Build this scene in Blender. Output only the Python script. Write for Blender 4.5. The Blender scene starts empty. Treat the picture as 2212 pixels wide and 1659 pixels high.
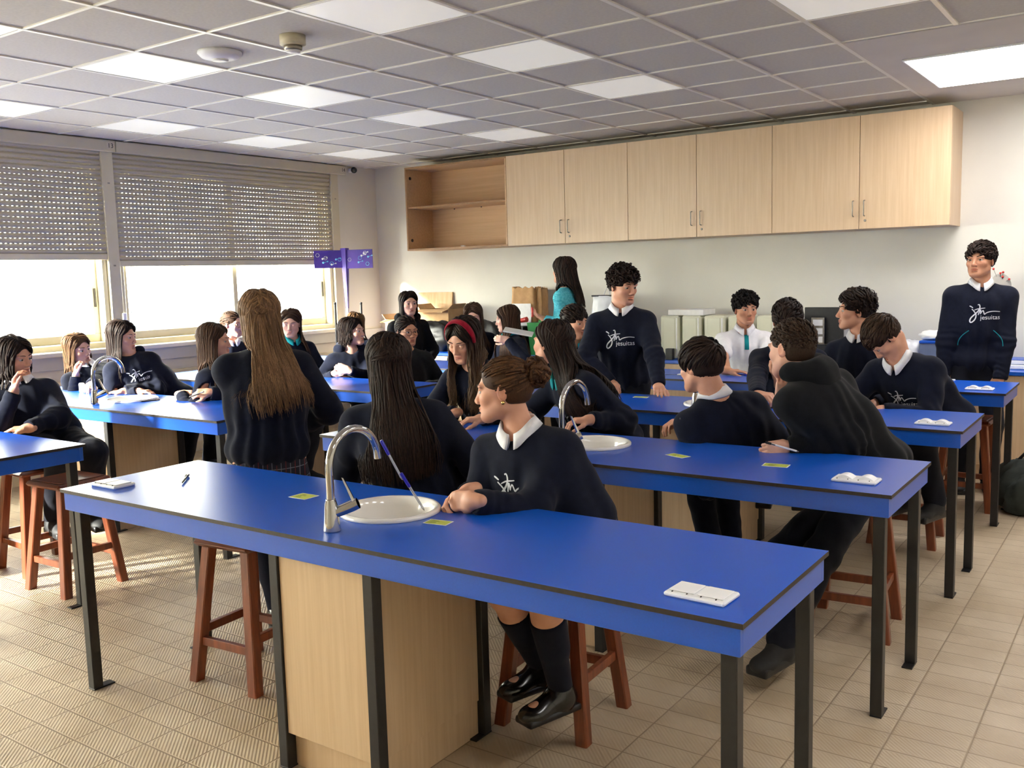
import bpy, bmesh, math, random
import numpy as np
from mathutils import Vector, Matrix
random.seed(7)
RNG = np.random.default_rng(11)
SC = bpy.context.scene
COL = SC.collection
PI = math.pi

# ------------------------------------------------------------------ camera
F_PX, RX, RY, RZ = 2026.995, -0.1159916, 0.0270693, 0.6118306
W_PX, H_PX, CAM_H = 2212, 1659, 1.58
def rot_cam(rx, ry, rz):
    c, s = math.cos(rz), math.sin(rz); Rz = np.array([[c, -s, 0], [s, c, 0], [0, 0, 1]])
    c, s = math.cos(rx), math.sin(rx); Rx = np.array([[1, 0, 0], [0, c, -s], [0, s, c]])
    c, s = math.cos(ry), math.sin(ry); Ry = np.array([[c, 0, s], [0, 1, 0], [-s, 0, c]])
    return Rz @ Rx @ Ry
RC = rot_cam(RX, RY, RZ)
cam_d = bpy.data.cameras.new('camera'); cam = bpy.data.objects.new('camera', cam_d); COL.objects.link(cam)
cam_d.sensor_width = 36.0; cam_d.lens = F_PX / W_PX * 36.0; cam_d.clip_start = .05; cam_d.clip_end = 200
M = Matrix(((RC[0, 0], RC[0, 2], -RC[0, 1], 0), (RC[1, 0], RC[1, 2], -RC[1, 1], 0), (RC[2, 0], RC[2, 2], -RC[2, 1], CAM_H), (0, 0, 0, 1)))
cam.matrix_world = M
SC.camera = cam
def at(u, v, y=None, z=None, x=None):
    """world point seen in the photograph at (u, v), on the plane y, z or x"""
    d = RC @ np.array([(u - W_PX / 2) / F_PX, 1.0, -(v - H_PX / 2) / F_PX])
    if y is not None: t = y / d[1]
    elif z is not None: t = (z - CAM_H) / d[2]
    else: t = x / d[0]
    return d * t + np.array([0, 0, CAM_H])

# ------------------------------------------------------------------ light and exposure
SC.view_settings.view_transform = 'Standard'; SC.view_settings.look = 'None'
SC.view_settings.exposure = 0.52; SC.view_settings.gamma = 1.0; SC.view_settings.use_curve_mapping = False
SC.cycles.max_bounces = 8; SC.cycles.diffuse_bounces = 5; SC.cycles.glossy_bounces = 4; SC.cycles.transparent_max_bounces = 12
SC.cycles.sample_clamp_indirect = 6.0; SC.cycles.use_denoising = True
SC.cycles.caustics_reflective = False; SC.cycles.caustics_refractive = False
world = bpy.data.worlds.new('overcast_sky'); SC.world = world; world.use_nodes = True
bg = world.node_tree.nodes['Background']; bg.inputs[0].default_value = (1.0, .96, .84, 1); bg.inputs[1].default_value = 26.0
sun_d = bpy.data.lights.new('sun', 'SUN'); sun = bpy.data.objects.new('sun', sun_d); COL.objects.link(sun)
sun_d.energy = 45.0; sun_d.angle = math.radians(8.0); sun_d.color = (1.0, .95, .86)
sun.rotation_euler = Vector((.42, .86, -.29)).to_track_quat('-Z', 'Y').to_euler()

# ------------------------------------------------------------------ helpers
def link(o): COL.objects.link(o); return o
def mesh_obj(name, verts, faces, mats, mi=None, smooth=False, parent=None):
    me = bpy.data.meshes.new(name)
    me.from_pydata([tuple(map(float, v)) for v in verts], [], faces)
    for m in (mats if isinstance(mats, (list, tuple)) else [mats]): me.materials.append(m)
    if mi is not None: me.polygons.foreach_set('material_index', mi)
    if smooth: me.polygons.foreach_set('use_smooth', [True] * len(me.polygons))
    me.update()
    o = link(bpy.data.objects.new(name, me))
    if parent is not None: o.parent = parent
    return o
def tag(o, label=None, cat=None, group=None, kind=None):
    if label: o['label'] = label
    if cat: o['category'] = cat
    if group: o['group'] = group
    if kind: o['kind'] = kind
    return o
def empty(name, loc, rz=0.0, label=None, cat=None, group=None):
    o = link(bpy.data.objects.new(name, None)); o.location = loc; o.rotation_euler = (0, 0, rz); o.empty_display_size = .1
    return tag(o, label, cat, group)
def copy_tree(o, loc=None, rz=None, label=None, group=None, parent=None):
    c = o.copy(); COL.objects.link(c)
    if parent is not None: c.parent = parent
    for ch in list(o.children): copy_tree(ch, parent=c)
    if loc is not None: c.location = loc
    if rz is not None: c.rotation_euler = (0, 0, rz)
    if label: c['label'] = label
    if group: c['group'] = group
    return c

class MB:
    """collects shapes and links them as one mesh"""
    def __init__(s): s.v = []; s.f = []; s.mi = []; s.sm = []
    def add(s, vs, fs, mi=0, sm=False):
        b = len(s.v); s.v += [tuple(map(float, p)) for p in vs]
        s.f += [tuple(i + b for i in f) for f in fs]; s.mi += [mi] * len(fs); s.sm += [sm] * len(fs)
        return s
    def box(s, lo, hi, b=0.0, mi=0, R=None, c=None):
        lo = np.array(lo, float); hi = np.array(hi, float); ce = (lo + hi) / 2; h = (hi - lo) / 2; b = min(b, *(h * .98))
        if b <= 0:
            vs = [ce + h * np.array([x, y, z]) for x in (-1, 1) for y in (-1, 1) for z in (-1, 1)]
            fs = [(0, 1, 3, 2), (4, 6, 7, 5), (0, 4, 5, 1), (2, 3, 7, 6), (0, 2, 6, 4), (1, 5, 7, 3)]
        else:
            vs = []; ix = {}
            for x in (-1, 1):
                for y in (-1, 1):
                    for z in (-1, 1):
                        for ax in range(3):
                            p = np.array([x, y, z], float) * (h - b); p[ax] = (x, y, z)[ax] * h[ax]
                            ix[(x, y, z, ax)] = len(vs); vs.append(ce + p)
            fs = []
            for ax in range(3):
                a1, a2 = (ax + 1) % 3, (ax + 2) % 3
                for sg in (-1, 1):
                    q = []
                    for (u, w) in ((-1, -1), (1, -1), (1, 1), (-1, 1)):
                        k = [0, 0, 0]; k[ax] = sg; k[a1] = u; k[a2] = w; q.append(ix[(*k, ax)])
                    fs.append(tuple(q if sg > 0 else q[::-1]))
                for u in (-1, 1):
                    for w in (-1, 1):
                        q = []
                        for (sg, A) in ((-1, a1), (1, a1), (1, a2), (-1, a2)):
                            k = [0, 0, 0]; k[ax] = sg; k[a1] = u; k[a2] = w; q.append(ix[(*k, A)])
                        fs.append(tuple(q if u * w < 0 else q[::-1]))
            for x in (-1, 1):
                for y in (-1, 1):
                    for z in (-1, 1):
                        q = [ix[(x, y, z, a)] for a in range(3)]
                        fs.append(tuple(q if x * y * z > 0 else q[::-1]))
        if R is not None:
            R = np.array(R); o = ce if c is None else np.array(c, float)
            vs = [R @ (p - o) + o for p in vs]
        return s.add(vs, fs, mi)
    def hexa(s, bot, top, mi=0):
        vs = list(bot) + list(top); n = len(bot)
        fs = [tuple(range(n - 1, -1, -1)), tuple(range(n, 2 * n))] + [(i, (i + 1) % n, n + (i + 1) % n, n + i) for i in range(n)]
        return s.add(vs, fs, mi)
    def tube(s, pts, r, n=10, mi=0, caps=True, sm=True):
        pts = [np.array(p, float) for p in pts]; m = len(pts)
        rs = r if isinstance(r, (list, tuple, np.ndarray)) else [r] * m
        vs = []; prev = None
        for i, p in enumerate(pts):
            t = pts[min(i + 1, m - 1)] - pts[max(i - 1, 0)]; t = t / (np.linalg.norm(t) + 1e-12)
            if prev is None:
                a = np.array([0, 0, 1.0]) if abs(t[2]) < .9 else np.array([1.0, 0, 0])
                u = np.cross(t, a)
            else: u = prev - t * (prev @ t)
            u = u / (np.linalg.norm(u) + 1e-12); w = np.cross(t, u); prev = u
            for k in range(n):
                a = 2 * PI * k / n; vs.append(p + rs[i] * (math.cos(a) * u + math.sin(a) * w))
        fs = [(i * n + k, i * n + (k + 1) % n, (i + 1) * n + (k + 1) % n, (i + 1) * n + k) for i in range(m - 1) for k in range(n)]
        s.add(vs, fs, mi, sm)
        if caps: s.add(vs[:n], [tuple(range(n - 1, -1, -1))], mi); s.add(vs[-n:], [tuple(range(n))], mi)
        return s
    def lathe(s, prof, c=(0, 0, 0), n=32, mi=0, sx=1.0, sy=1.0, sm=True):
        c = np.array(c, float); vs = []
        for (r, z) in prof:
            for k in range(n):
                a = 2 * PI * k / n; vs.append(c + np.array([r * sx * math.cos(a), r * sy * math.sin(a), z]))
        m = len(prof)
        fs = [(i * n + k, i * n + (k + 1) % n, (i + 1) * n + (k + 1) % n, (i + 1) * n + k) for i in range(m - 1) for k in range(n)]
        fs += [tuple(range(n - 1, -1, -1)), tuple((m - 1) * n + k for k in range(n))]
        return s.add(vs, fs, mi, sm)
    def ball(s, c, r, n=12, mi=0):
        m = max(4, n // 2)
        rr = r if isinstance(r, (tuple, list)) else (r, r, r)
        c = np.array(c, float)
        vs = [c + np.array([0, 0, -rr[2]])]
        for i in range(1, m):
            t = PI * i / m - PI / 2
            for k in range(n):
                a = 2 * PI * k / n; vs.append(c + np.array([rr[0] * math.cos(t) * math.cos(a), rr[1] * math.cos(t) * math.sin(a), rr[2] * math.sin(t)]))
        vs.append(c + np.array([0, 0, rr[2]])); L = len(vs) - 1
        fs = [(0, 1 + (k + 1) % n, 1 + k) for k in range(n)]
        fs += [(1 + i * n + k, 1 + i * n + (k + 1) % n, 1 + (i + 1) * n + (k + 1) % n, 1 + (i + 1) * n + k) for i in range(m - 2) for k in range(n)]
        fs += [(1 + (m - 2) * n + k, 1 + (m - 2) * n + (k + 1) % n, L) for k in range(n)]
        return s.add(vs, fs, mi, True)
    def build(s, name, mats, parent=None):
        o = mesh_obj(name, s.v, s.f, mats, s.mi, parent=parent)
        o.data.polygons.foreach_set('use_smooth', s.sm); o.data.update()
        return o

# ------------------------------------------------------------------ materials
MAT = {}
def s2l(c): return tuple(((x / 255) / 12.92 if x / 255 <= .04045 else ((x / 255 + .055) / 1.055) ** 2.4) for x in c)
def mat(name, col, rough=.5, metal=0.0, spec=.5, coat=0.0, build=None, **kw):
    """col in sRGB 0-255; build(nodes, links, principled) adds the procedural part"""
    m = bpy.data.materials.new(name); m.use_nodes = True
    nt = m.node_tree; p = nt.nodes['Principled BSDF']
    p.inputs['Base Color'].default_value = (*s2l(col), 1); p.inputs['Roughness'].default_value = rough
    p.inputs['Metallic'].default_value = metal; p.inputs['Specular IOR Level'].default_value = spec
    p.inputs['Coat Weight'].default_value = coat; p.inputs['Coat Roughness'].default_value = .15
    for k, v in kw.items(): p.inputs[k].default_value = v
    if build: build(nt, p)
    MAT[name] = m
    return m
def nd(nt, t, **kw):
    n = nt.nodes.new(t)
    for k, v in kw.items(): setattr(n, k, v)
    return n
def coords(nt, which='Object', scale=(1, 1, 1), rot=(0, 0, 0)):
    tc = nd(nt, 'ShaderNodeTexCoord'); mp = nd(nt, 'ShaderNodeMapping')
    mp.inputs['Scale'].default_value = scale; mp.inputs['Rotation'].default_value = rot
    nt.links.new(tc.outputs[which], mp.inputs['Vector']); return mp.outputs['Vector']
def noise(nt, vec, scale, detail=3.0, rough=.5):
    n = nd(nt, 'ShaderNodeTexNoise'); n.inputs['Scale'].default_value = scale; n.inputs['Detail'].default_value = detail
    n.inputs['Roughness'].default_value = rough
    nt.links.new(vec, n.inputs['Vector']); return n.outputs['Fac']
def ramp(nt, fac, stops):
    r = nd(nt, 'ShaderNodeValToRGB'); e = r.color_ramp.elements
    while len(e) < len(stops): e.new(.5)
    for k, (p, c) in enumerate(stops): e[k].position = p; e[k].color = (*s2l(c), 1)
    nt.links.new(fac, r.inputs['Fac']); return r.outputs['Color']
def bump(nt, p, h, strength=.3, dist=.002):
    b = nd(nt, 'ShaderNodeBump'); b.inputs['Strength'].default_value = strength; b.inputs['Distance'].default_value = dist
    nt.links.new(h, b.inputs['Height']); nt.links.new(b.outputs['Normal'], p.inputs['Normal'])
def mth(nt, op, a, b=None, c=None):
    m = nd(nt, 'ShaderNodeMath', operation=op)
    for k, x in enumerate((a, b, c)):
        if x is None: continue
        if isinstance(x, (int, float)): m.inputs[k].default_value = x
        else: nt.links.new(x, m.inputs[k])
    return m.outputs[0]
def noisy(c1, c2, scale=8, bumpy=0.0, bs=200, sc=(1, 1, 1), detail=3):
    def f(nt, p):
        v = coords(nt, 'Object', sc)
        nt.links.new(ramp(nt, noise(nt, v, scale, detail), [(.3, c1), (.7, c2)]), p.inputs['Base Color'])
        if bumpy: bump(nt, p, noise(nt, coords(nt), bs, 2), bumpy)
    return f
def wood_grain(c1, c2, axis=2, sc=30):
    def f(nt, p):
        s = [sc, sc, sc]; s[axis] = sc * .04
        v = coords(nt, 'Object', tuple(s))
        a = noise(nt, v, 1.6, 4, .6)
        nt.links.new(ramp(nt, a, [(.3, c1), (.5, tuple((np.array(c1) + np.array(c2)) / 2)), (.72, c2)]), p.inputs['Base Color'])
        bump(nt, p, a, .05, .001)
    return f
mat('wall_paint', (216, 213, 204), .75, build=noisy((213, 210, 201), (219, 216, 207), 3, .25, 160))
mat('ceiling_board', (206, 202, 194), .9, build=noisy((202, 198, 190), (211, 207, 199), 60, .3, 400))
mat('ceiling_bar', (240, 238, 230), .3, spec=.7)
mat('plaster_ceiling', (216, 210, 202), .85, build=noisy((213, 207, 199), (219, 213, 205), 4, .1, 200))
mat('diffuser', (250, 250, 242), .3, build=noisy((248, 248, 240), (252, 252, 244), 30, .2, 300))
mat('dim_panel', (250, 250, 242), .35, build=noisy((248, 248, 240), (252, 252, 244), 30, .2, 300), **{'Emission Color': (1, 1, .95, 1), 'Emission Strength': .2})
mat('diffuser_frame', (190, 188, 182), .5)
mat('beech', (212, 184, 150), .38, build=wood_grain((205, 175, 140), (219, 192, 159)))
mat('beech_inner', (204, 168, 128), .5, build=wood_grain((196, 160, 120), (211, 176, 136), 0))
mat('beech_edge', (150, 112, 76), .5, build=wood_grain((140, 104, 70), (160, 122, 84)))
mat('blue_laminate', (2, 80, 190), .32, spec=.8, build=lambda nt, p: (nt.links.new(ramp(nt, noise(nt, coords(nt), 220, 2), [(.35, (2, 78, 187)), (.65, (3, 82, 193))]), p.inputs['Base Color']), bump(nt, p, noise(nt, coords(nt), 900, 1), .02, .001)))
mat('laminate_core', (34, 26, 22), .5, build=noisy((28, 22, 18), (44, 34, 28), 90))
mat('black_steel', (26, 25, 26), .42, build=noisy((23, 22, 23), (31, 30, 31), 50, .1, 300))
mat('chrome', (205, 205, 205), .08, 1.0, build=noisy((198, 198, 198), (210, 210, 210), 12))
mat('steel_dull', (150, 146, 138), .35, 1.0, build=noisy((140, 136, 128), (160, 156, 148), 30))
mat('ceramic', (240, 238, 234), .08, spec=.6, coat=.4, build=noisy((238, 236, 232), (242, 240, 237), 5))
mat('white_plastic', (240, 240, 242), .35, build=noisy((237, 237, 239), (243, 243, 245), 20))
mat('stool_wood', (118, 58, 32), .38, coat=.25, build=wood_grain((98, 44, 24), (140, 74, 42), 2, 26))
mat('stool_seat', (104, 50, 28), .34, coat=.3, build=wood_grain((88, 40, 22), (126, 66, 38), 0, 24))
mat('cream_metal', (206, 198, 172), .5, build=noisy((203, 195, 169), (209, 201, 176), 6))
mat('cream_sill', (214, 206, 184), .5, build=noisy((210, 202, 180), (218, 210, 189), 7))
mat('radiator_grey', (196, 194, 184), .5, build=noisy((192, 190, 180), (200, 198, 188), 6))
mat('dark_slot', (40, 34, 30), .5, build=noisy((36, 30, 26), (44, 38, 34), 30))
mat('black_plastic', (22, 22, 24), .45, build=noisy((18, 18, 20), (28, 28, 30), 40))
mat('number_ink', (60, 56, 50), .6, build=noisy((56, 52, 46), (64, 60, 54), 40))
mat('asphalt', (150, 150, 148), .9, build=noisy((140, 140, 138), (160, 160, 158), 3))
mat('car_paint', (96, 104, 112), .25, coat=.6, build=noisy((92, 100, 108), (100, 108, 116), 3))
mat('car_glass', (40, 52, 62), .08, build=noisy((36, 48, 58), (44, 56, 66), 3))

def glass_build(nt, p):
    out = nt.nodes['Material Output']; t = nd(nt, 'ShaderNodeBsdfTransparent'); t.inputs[0].default_value = (.95, .97, .96, 1)
    g = nd(nt, 'ShaderNodeBsdfGlossy'); g.inputs['Roughness'].default_value = .02
    mx = nd(nt, 'ShaderNodeMixShader')
    mx.inputs[0].default_value = .06; nt.links.new(t.outputs[0], mx.inputs[1]); nt.links.new(g.outputs[0], mx.inputs[2])
    nt.links.new(mx.outputs[0], out.inputs['Surface'])
mat('window_glass', (240, 245, 245), .02, build=glass_build)

# floor: ribbed tiles 0.237 x 0.1175, diagonal ribs, pale joints
def floor_build(nt, p):
    tc = nd(nt, 'ShaderNodeTexCoord'); sx = nd(nt, 'ShaderNodeSeparateXYZ'); nt.links.new(tc.outputs['Object'], sx.inputs[0])
    X, Y = sx.outputs[0], sx.outputs[1]
    fx = mth(nt, 'FRACT', mth(nt, 'DIVIDE', mth(nt, 'ADD', X, 0.71 + 23.7), .237))
    fy = mth(nt, 'FRACT', mth(nt, 'DIVIDE', mth(nt, 'ADD', Y, -3.307 + 23.5), .1175))
    ex = mth(nt, 'MULTIPLY', mth(nt, 'MINIMUM', fx, mth(nt, 'SUBTRACT', 1.0, fx)), .237)
    ey = mth(nt, 'MULTIPLY', mth(nt, 'MINIMUM', fy, mth(nt, 'SUBTRACT', 1.0, fy)), .1175)
    edge = mth(nt, 'MINIMUM', ex, ey)
    tile = nd(nt, 'ShaderNodeMapRange'); tile.inputs[1].default_value = .0012; tile.inputs[2].default_value = .0035
    nt.links.new(edge, tile.inputs[0])
    rib = mth(nt, 'SINE', mth(nt, 'MULTIPLY', mth(nt, 'ADD', X, Y), 2 * PI / .0169))
    rib = mth(nt, 'MULTIPLY_ADD', rib, .5, .5)
    rim = nd(nt, 'ShaderNodeMapRange'); rim.inputs[1].default_value = .004; rim.inputs[2].default_value = .006
    nt.links.new(edge, rim.inputs[0])
    ribm = mth(nt, 'MULTIPLY', rib, rim.outputs[0])
    # tile tone varies a little from tile to tile
    cmb = nd(nt, 'ShaderNodeCombineXYZ')
    nt.links.new(mth(nt, 'FLOOR', mth(nt, 'DIVIDE', mth(nt, 'ADD', X, 0.71 + 23.7), .237)), cmb.inputs[0])
    nt.links.new(mth(nt, 'FLOOR', mth(nt, 'DIVIDE', mth(nt, 'ADD', Y, -3.307 + 23.5), .1175)), cmb.inputs[1])
    wn = nd(nt, 'ShaderNodeTexWhiteNoise', noise_dimensions='2D'); nt.links.new(cmb.outputs[0], wn.inputs['Vector'])
    base = ramp(nt, wn.outputs['Value'], [(0, (196, 178, 152)), (1, (206, 189, 164))])
    dirt = ramp(nt, noise(nt, coords(nt), 4, 4), [(.3, (232, 228, 222)), (.7, (255, 255, 255))])
    mu = nd(nt, 'ShaderNodeMix', data_type='RGBA', blend_type='MULTIPLY'); mu.inputs[0].default_value = 1
    nt.links.new(base, mu.inputs[6]); nt.links.new(dirt, mu.inputs[7])
    gr = nd(nt, 'ShaderNodeMix', data_type='RGBA'); gr.inputs[6].default_value = (*s2l((150, 130, 104)), 1)
    nt.links.new(tile.outputs[0], gr.inputs[0]); nt.links.new(mu.outputs[2], gr.inputs[7])
    nt.links.new(gr.outputs[2], p.inputs['Base Color'])
    h = mth(nt, 'ADD', mth(nt, 'MULTIPLY', tile.outputs[0], 1.0), mth(nt, 'MULTIPLY', ribm, .9))
    bump(nt, p, h, .55, .0022)
mat('floor_tile', (200, 182, 156), .42, build=floor_build)

# roller shutter slats with rows of small slots that let the daylight through
SLAT = .042
def shutter_build(nt, p):
    tc = nd(nt, 'ShaderNodeTexCoord'); sx = nd(nt, 'ShaderNodeSeparateXYZ'); nt.links.new(tc.outputs['Object'], sx.inputs[0])
    Y, Z = sx.outputs[1], sx.outputs[2]
    fz = mth(nt, 'FRACT', mth(nt, 'DIVIDE', Z, SLAT)); row = mth(nt, 'FLOOR', mth(nt, 'DIVIDE', Z, SLAT))
    fy = mth(nt, 'FRACT', mth(nt, 'DIVIDE', Y, .038))
    hz = mth(nt, 'LESS_THAN', mth(nt, 'ABSOLUTE', mth(nt, 'SUBTRACT', fz, .92)), .034)
    hy = mth(nt, 'LESS_THAN', fy, .36)
    # how far each slat hangs apart differs along the curtain, so the slots are more or less closed
    cm = nd(nt, 'ShaderNodeCombineXYZ'); nt.links.new(mth(nt, 'MULTIPLY', Y, 1.3), cm.inputs[0]); nt.links.new(mth(nt, 'MULTIPLY', row, .05), cm.inputs[1])
    op = mth(nt, 'MULTIPLY_ADD', mth(nt, 'GREATER_THAN', noise(nt, cm.outputs[0], 1.7, 1), .50), .55, .20)
    hole = mth(nt, 'MULTIPLY', mth(nt, 'MULTIPLY', hz, hy), op)
    t = nd(nt, 'ShaderNodeBsdfTransparent'); mx = nd(nt, 'ShaderNodeMixShader'); out = nt.nodes['Material Output']
    nt.links.new(hole, mx.inputs[0]); nt.links.new(p.outputs[0], mx.inputs[1]); nt.links.new(t.outputs[0], mx.inputs[2])
    nt.links.new(mx.outputs[0], out.inputs['Surface'])
mat('shutter_slat', (182, 174, 154), .6, build=shutter_build)
# ================================================================== the room
XL, XR, YN, YF, ZC = -7.5, 2.1, -4.0, 8.08, 2.811
def struct(o): o['kind'] = 'structure'; return o
struct(MB().box((XL - .2, YN - .2, -.1), (XR + .2, YF + .2, 0)).build('floor', MAT['floor_tile']))
struct(MB().box((XL - .2, YF, 0), (XR + .2, YF + .2, 3.0)).build('wall_back', MAT['wall_paint']))
struct(MB().box((XR, YN, 0), (XR + .2, YF, 3.0)).build('wall_right', MAT['wall_paint']))
struct(MB().box((XL - .2, YN - .2, 0), (XR + .2, YN, 3.0)).build('wall_front', MAT['wall_paint']))
WIN = [(-3.27, -.60, 2.50), (-.60, 2.07, 2.50), (2.07, 4.745, 1.80), (4.745, 7.42, 1.742)]   # y0, y1 (mullion centres), shutter bottom
m = MB()
m.box((XL - .2, YN, 0), (XL, YF, 1.04)); m.box((XL - .2, 7.475, 1.04), (XL, YF, 3.0)); m.box((XL - .2, YN, 1.04), (XL, -3.32, 3.0))
m.box((XL - .2, -3.32, 2.80), (XL, 7.475, 3.0))
struct(m.build('wall_left', MAT['wall_paint']))
# ceiling boards, plaster border, T-bars
GX, GY = -3.9745, 2.5091
GXR, GYR = GX + 4 * .6, GY + 5 * .6
m = MB()
m.box((XL - .2, YN - .2, 2.818), (GXR, YF + .2, 2.95)); m.box((GXR, YN - .2, 2.818), (XR + .2, GYR, 2.95))
ceil = struct(m.build('ceiling', MAT['ceiling_board']))
struct(MB().box((GXR, GYR, ZC), (XR + .2, YF + .2, 2.95)).build('plaster_border', MAT['plaster_ceiling'], ceil))
m = MB()
for i in range(-6, 11):
    x = GX + i * .6
    if x < XL or x > XR: continue
    y1 = YF if i <= 4 else GYR
    m.box((x - .012, YN, ZC - .001), (x + .012, y1, 2.825))
for j in range(-12, 10):
    y = GY + j * .6
    if y < YN or y > YF: continue
    x1 = XR if j <= 5 else GXR
    m.box((XL, y - .0095, ZC), (x1, y + .0095, 2.825))
struct(m.build('ceiling_grid', MAT['ceiling_bar'], ceil))
# recessed ceiling lights, glowing faintly
LIGHT_LABEL = {(1, 1): 'square ceiling light cut by the top edge, beside the smoke detector', (1, 3): 'square ceiling light before the closed wall cabinets, the larger of two there',
 (1, 5): 'faint square ceiling light nearest the closed wall cabinets', (-2, 1): 'square ceiling light just left of the round white sensor disc',
 (-2, 3): 'square ceiling light directly beyond the smoke detector', (-2, 5): 'square ceiling light in front of the open wall cabinet',
 (-2, 7): 'square ceiling light nearest the open wall cabinet', (-5, 1): 'square ceiling light cut by the left edge near the window header',
 (-5, 3): 'square ceiling light near the number 13 on the window header', (-5, 5): 'square ceiling light over the middle of the wide roller shutter',
 (-5, 7): 'square ceiling light closest to the far window corner', (-2, -1): 'corner of a square ceiling light at the top left edge', (4, 3): 'square ceiling light cut by the top edge near the lit panel'}
proto = None
for (i, j), lab in LIGHT_LABEL.items():
    x, y = GX + i * .6 + .3, GY + j * .6 + .3
    if proto is None:
        r = empty('ceiling_light', (x, y, 2.8175), 0, lab, 'light', 'square ceiling lights')
        f = MB(); a, b = .2985, .287
        for (lo, hi) in (((-a, -a), (a, -b)), ((-a, b), (a, a)), ((-a, -b), (-b, b)), ((b, -b), (a, b))): f.box((*lo, -.006), (*hi, .0))
        f.build('frame', MAT['diffuser_frame'], r)
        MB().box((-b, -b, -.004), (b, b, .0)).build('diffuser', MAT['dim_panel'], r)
        proto = r
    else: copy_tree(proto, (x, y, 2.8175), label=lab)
# the lit panel
LEDM = bpy.data.materials.new('lit_panel'); LEDM.use_nodes = True
_p = LEDM.node_tree.nodes['Principled BSDF']; _p.inputs['Emission Color'].default_value = (1, .97, .95, 1); _p.inputs['Emission Strength'].default_value = 10.0
r = empty('led_panel', (-.78, 6.74, ZC), 0, 'bright lit rectangular ceiling panel above the right end of the cabinets', 'light')
MB().box((-.615, -.545, -.012), (.615, .545, 0), .004).build('frame', MAT['white_plastic'], r)
MB().box((-.60, -.53, -.014), (.60, .53, -.0121)).build('diffuser', LEDM, r)
for j in (-3, -1, 1, 3):  # unseen ceiling lights, added to brighten the right side of the room
    x, y = GX + 7 * .6 + .3, GY + j * .6 + .3
    r = empty('ceiling_light', (x, y, 2.8175), 0, 'added fill light in the ceiling by the right wall, out of view', 'light', 'added fill lights along the right wall')
    f = MB(); a, b = .2985, .287
    for (lo, hi) in (((-a, -a), (a, -b)), ((-a, b), (a, a)), ((-a, -b), (-b, b)), ((b, -b), (a, b))): f.box((*lo, -.006), (*hi, .0))
    f.build('frame', MAT['diffuser_frame'], r)
    MB().box((-b, -b, -.004), (b, b, .0)).build('diffuser', LEDM, r)
# smoke detector and sensor disc
r = empty('smoke_detector', (-3.72, 3.44, 2.818), 0, 'cylindrical cream smoke detector on a ceiling board', 'smoke detector')
MB().lathe([(.066, 0), (.066, -.045), (.05, -.052)], n=32).build('base', MAT['cream_metal'], r)
MB().lathe([(.047, -.050), (.046, -.068), (.04, -.074)], n=32).build('chamber', MAT['steel_dull'], r)
MB().lathe([(.038, -.072), (.036, -.082), (.02, -.086)], n=32).build('cap', MAT['white_plastic'], r)
r = empty('sensor_disc', (-4.27, 3.42, 2.818), 0, 'flat round white sensor disc on a ceiling board', 'sensor')
MB().lathe([(.115, 0), (.118, -.012), (.10, -.03), (.06, -.04), (.03, -.043)], n=40).build('shell', MAT['white_plastic'], r)
MB().lathe([(.045, -.038), (.043, -.048), (.02, -.05)], n=28).build('lens', MAT['diffuser'], r)
r = empty('wall_camera', (-7.49, 7.67, 2.77), 0, 'small black camera on the wall beside the window header', 'camera')
MB().box((-.01, -.02, -.02), (.04, .02, .02), .005).build('bracket', MAT['white_plastic'], r)
b_ = MB(); b_.ball((.06, 0, 0), .034, 16); b_.build('lens', MAT['black_plastic'], r)

def text_mesh(name, body, size, material, R, loc, parent=None, ext=.0006, align='CENTER'):
    cu = bpy.data.curves.new(name + '_text', 'FONT'); cu.body = body; cu.size = size; cu.extrude = ext; cu.align_x = align; cu.align_y = 'CENTER'
    o = bpy.data.objects.new('tmp', cu); COL.objects.link(o)
    me = bpy.data.meshes.new_from_object(o.evaluated_get(bpy.context.evaluated_depsgraph_get()))
    bpy.data.objects.remove(o); me.name = name; me.materials.clear(); me.materials.append(material)
    R4 = Matrix([list(map(float, r)) + [0] for r in np.array(R)] + [[0, 0, 0, 1]]); R4.translation = Vector(loc)
    me.transform(R4)
    q = link(bpy.data.objects.new(name, me))
    if parent is not None: q.parent = parent
    return q
R_LEFTWALL = np.array([[0, 0, 1], [1, 0, 0], [0, 1, 0]], float)     # text on the window wall, read from inside the room (faces +x)
R_TABLE = np.eye(3)

# windows
for n, (y0, y1, sb) in enumerate(WIN, 1):
    w = empty('window_%d' % n, (0, 0, 0)); w['kind'] = 'structure'
    a, b = y0 + .055, y1 - .055
    f = MB()
    f.box((XL - .16, a, 1.04), (XL - .02, b, 1.10), .006); f.box((XL - .16, a, 2.62), (XL - .02, b, 2.80), .006)
    f.box((XL - .16, a, 1.10), (XL - .02, a + .05, 2.62), .006); f.box((XL - .16, b - .05, 1.10), (XL - .02, b, 2.62), .006)
    f.build('window_frame', MAT['cream_metal'], w)
    md = (a + b) / 2
    for k, (s0, s1, xo) in enumerate(((a + .05, md + .025, XL - .07), (md - .025, b - .05, XL - .11))):
        s = MB()
        s.box((xo - .035, s0, 1.10), (xo, s1, 1.17), .004); s.box((xo - .035, s0, 2.55), (xo, s1, 2.62), .004)
        s.box((xo - .035, s0, 1.17), (xo, s0 + .055, 2.55), .004); s.box((xo - .035, s1 - .055, 1.17), (xo, s1, 2.55), .004)
        s.build('sash', MAT['cream_metal'], w)
        MB().box((xo - .021, s0 + .05, 1.165), (xo - .015, s1 - .05, 2.555)).build('pane', MAT['window_glass'], w)
        if k == 1:
            MB().box((xo - .001, s1 - .038, 1.40), (xo + .008, s1 - .018, 1.56), .003).build('handle', MAT['dark_slot'], w)
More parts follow.
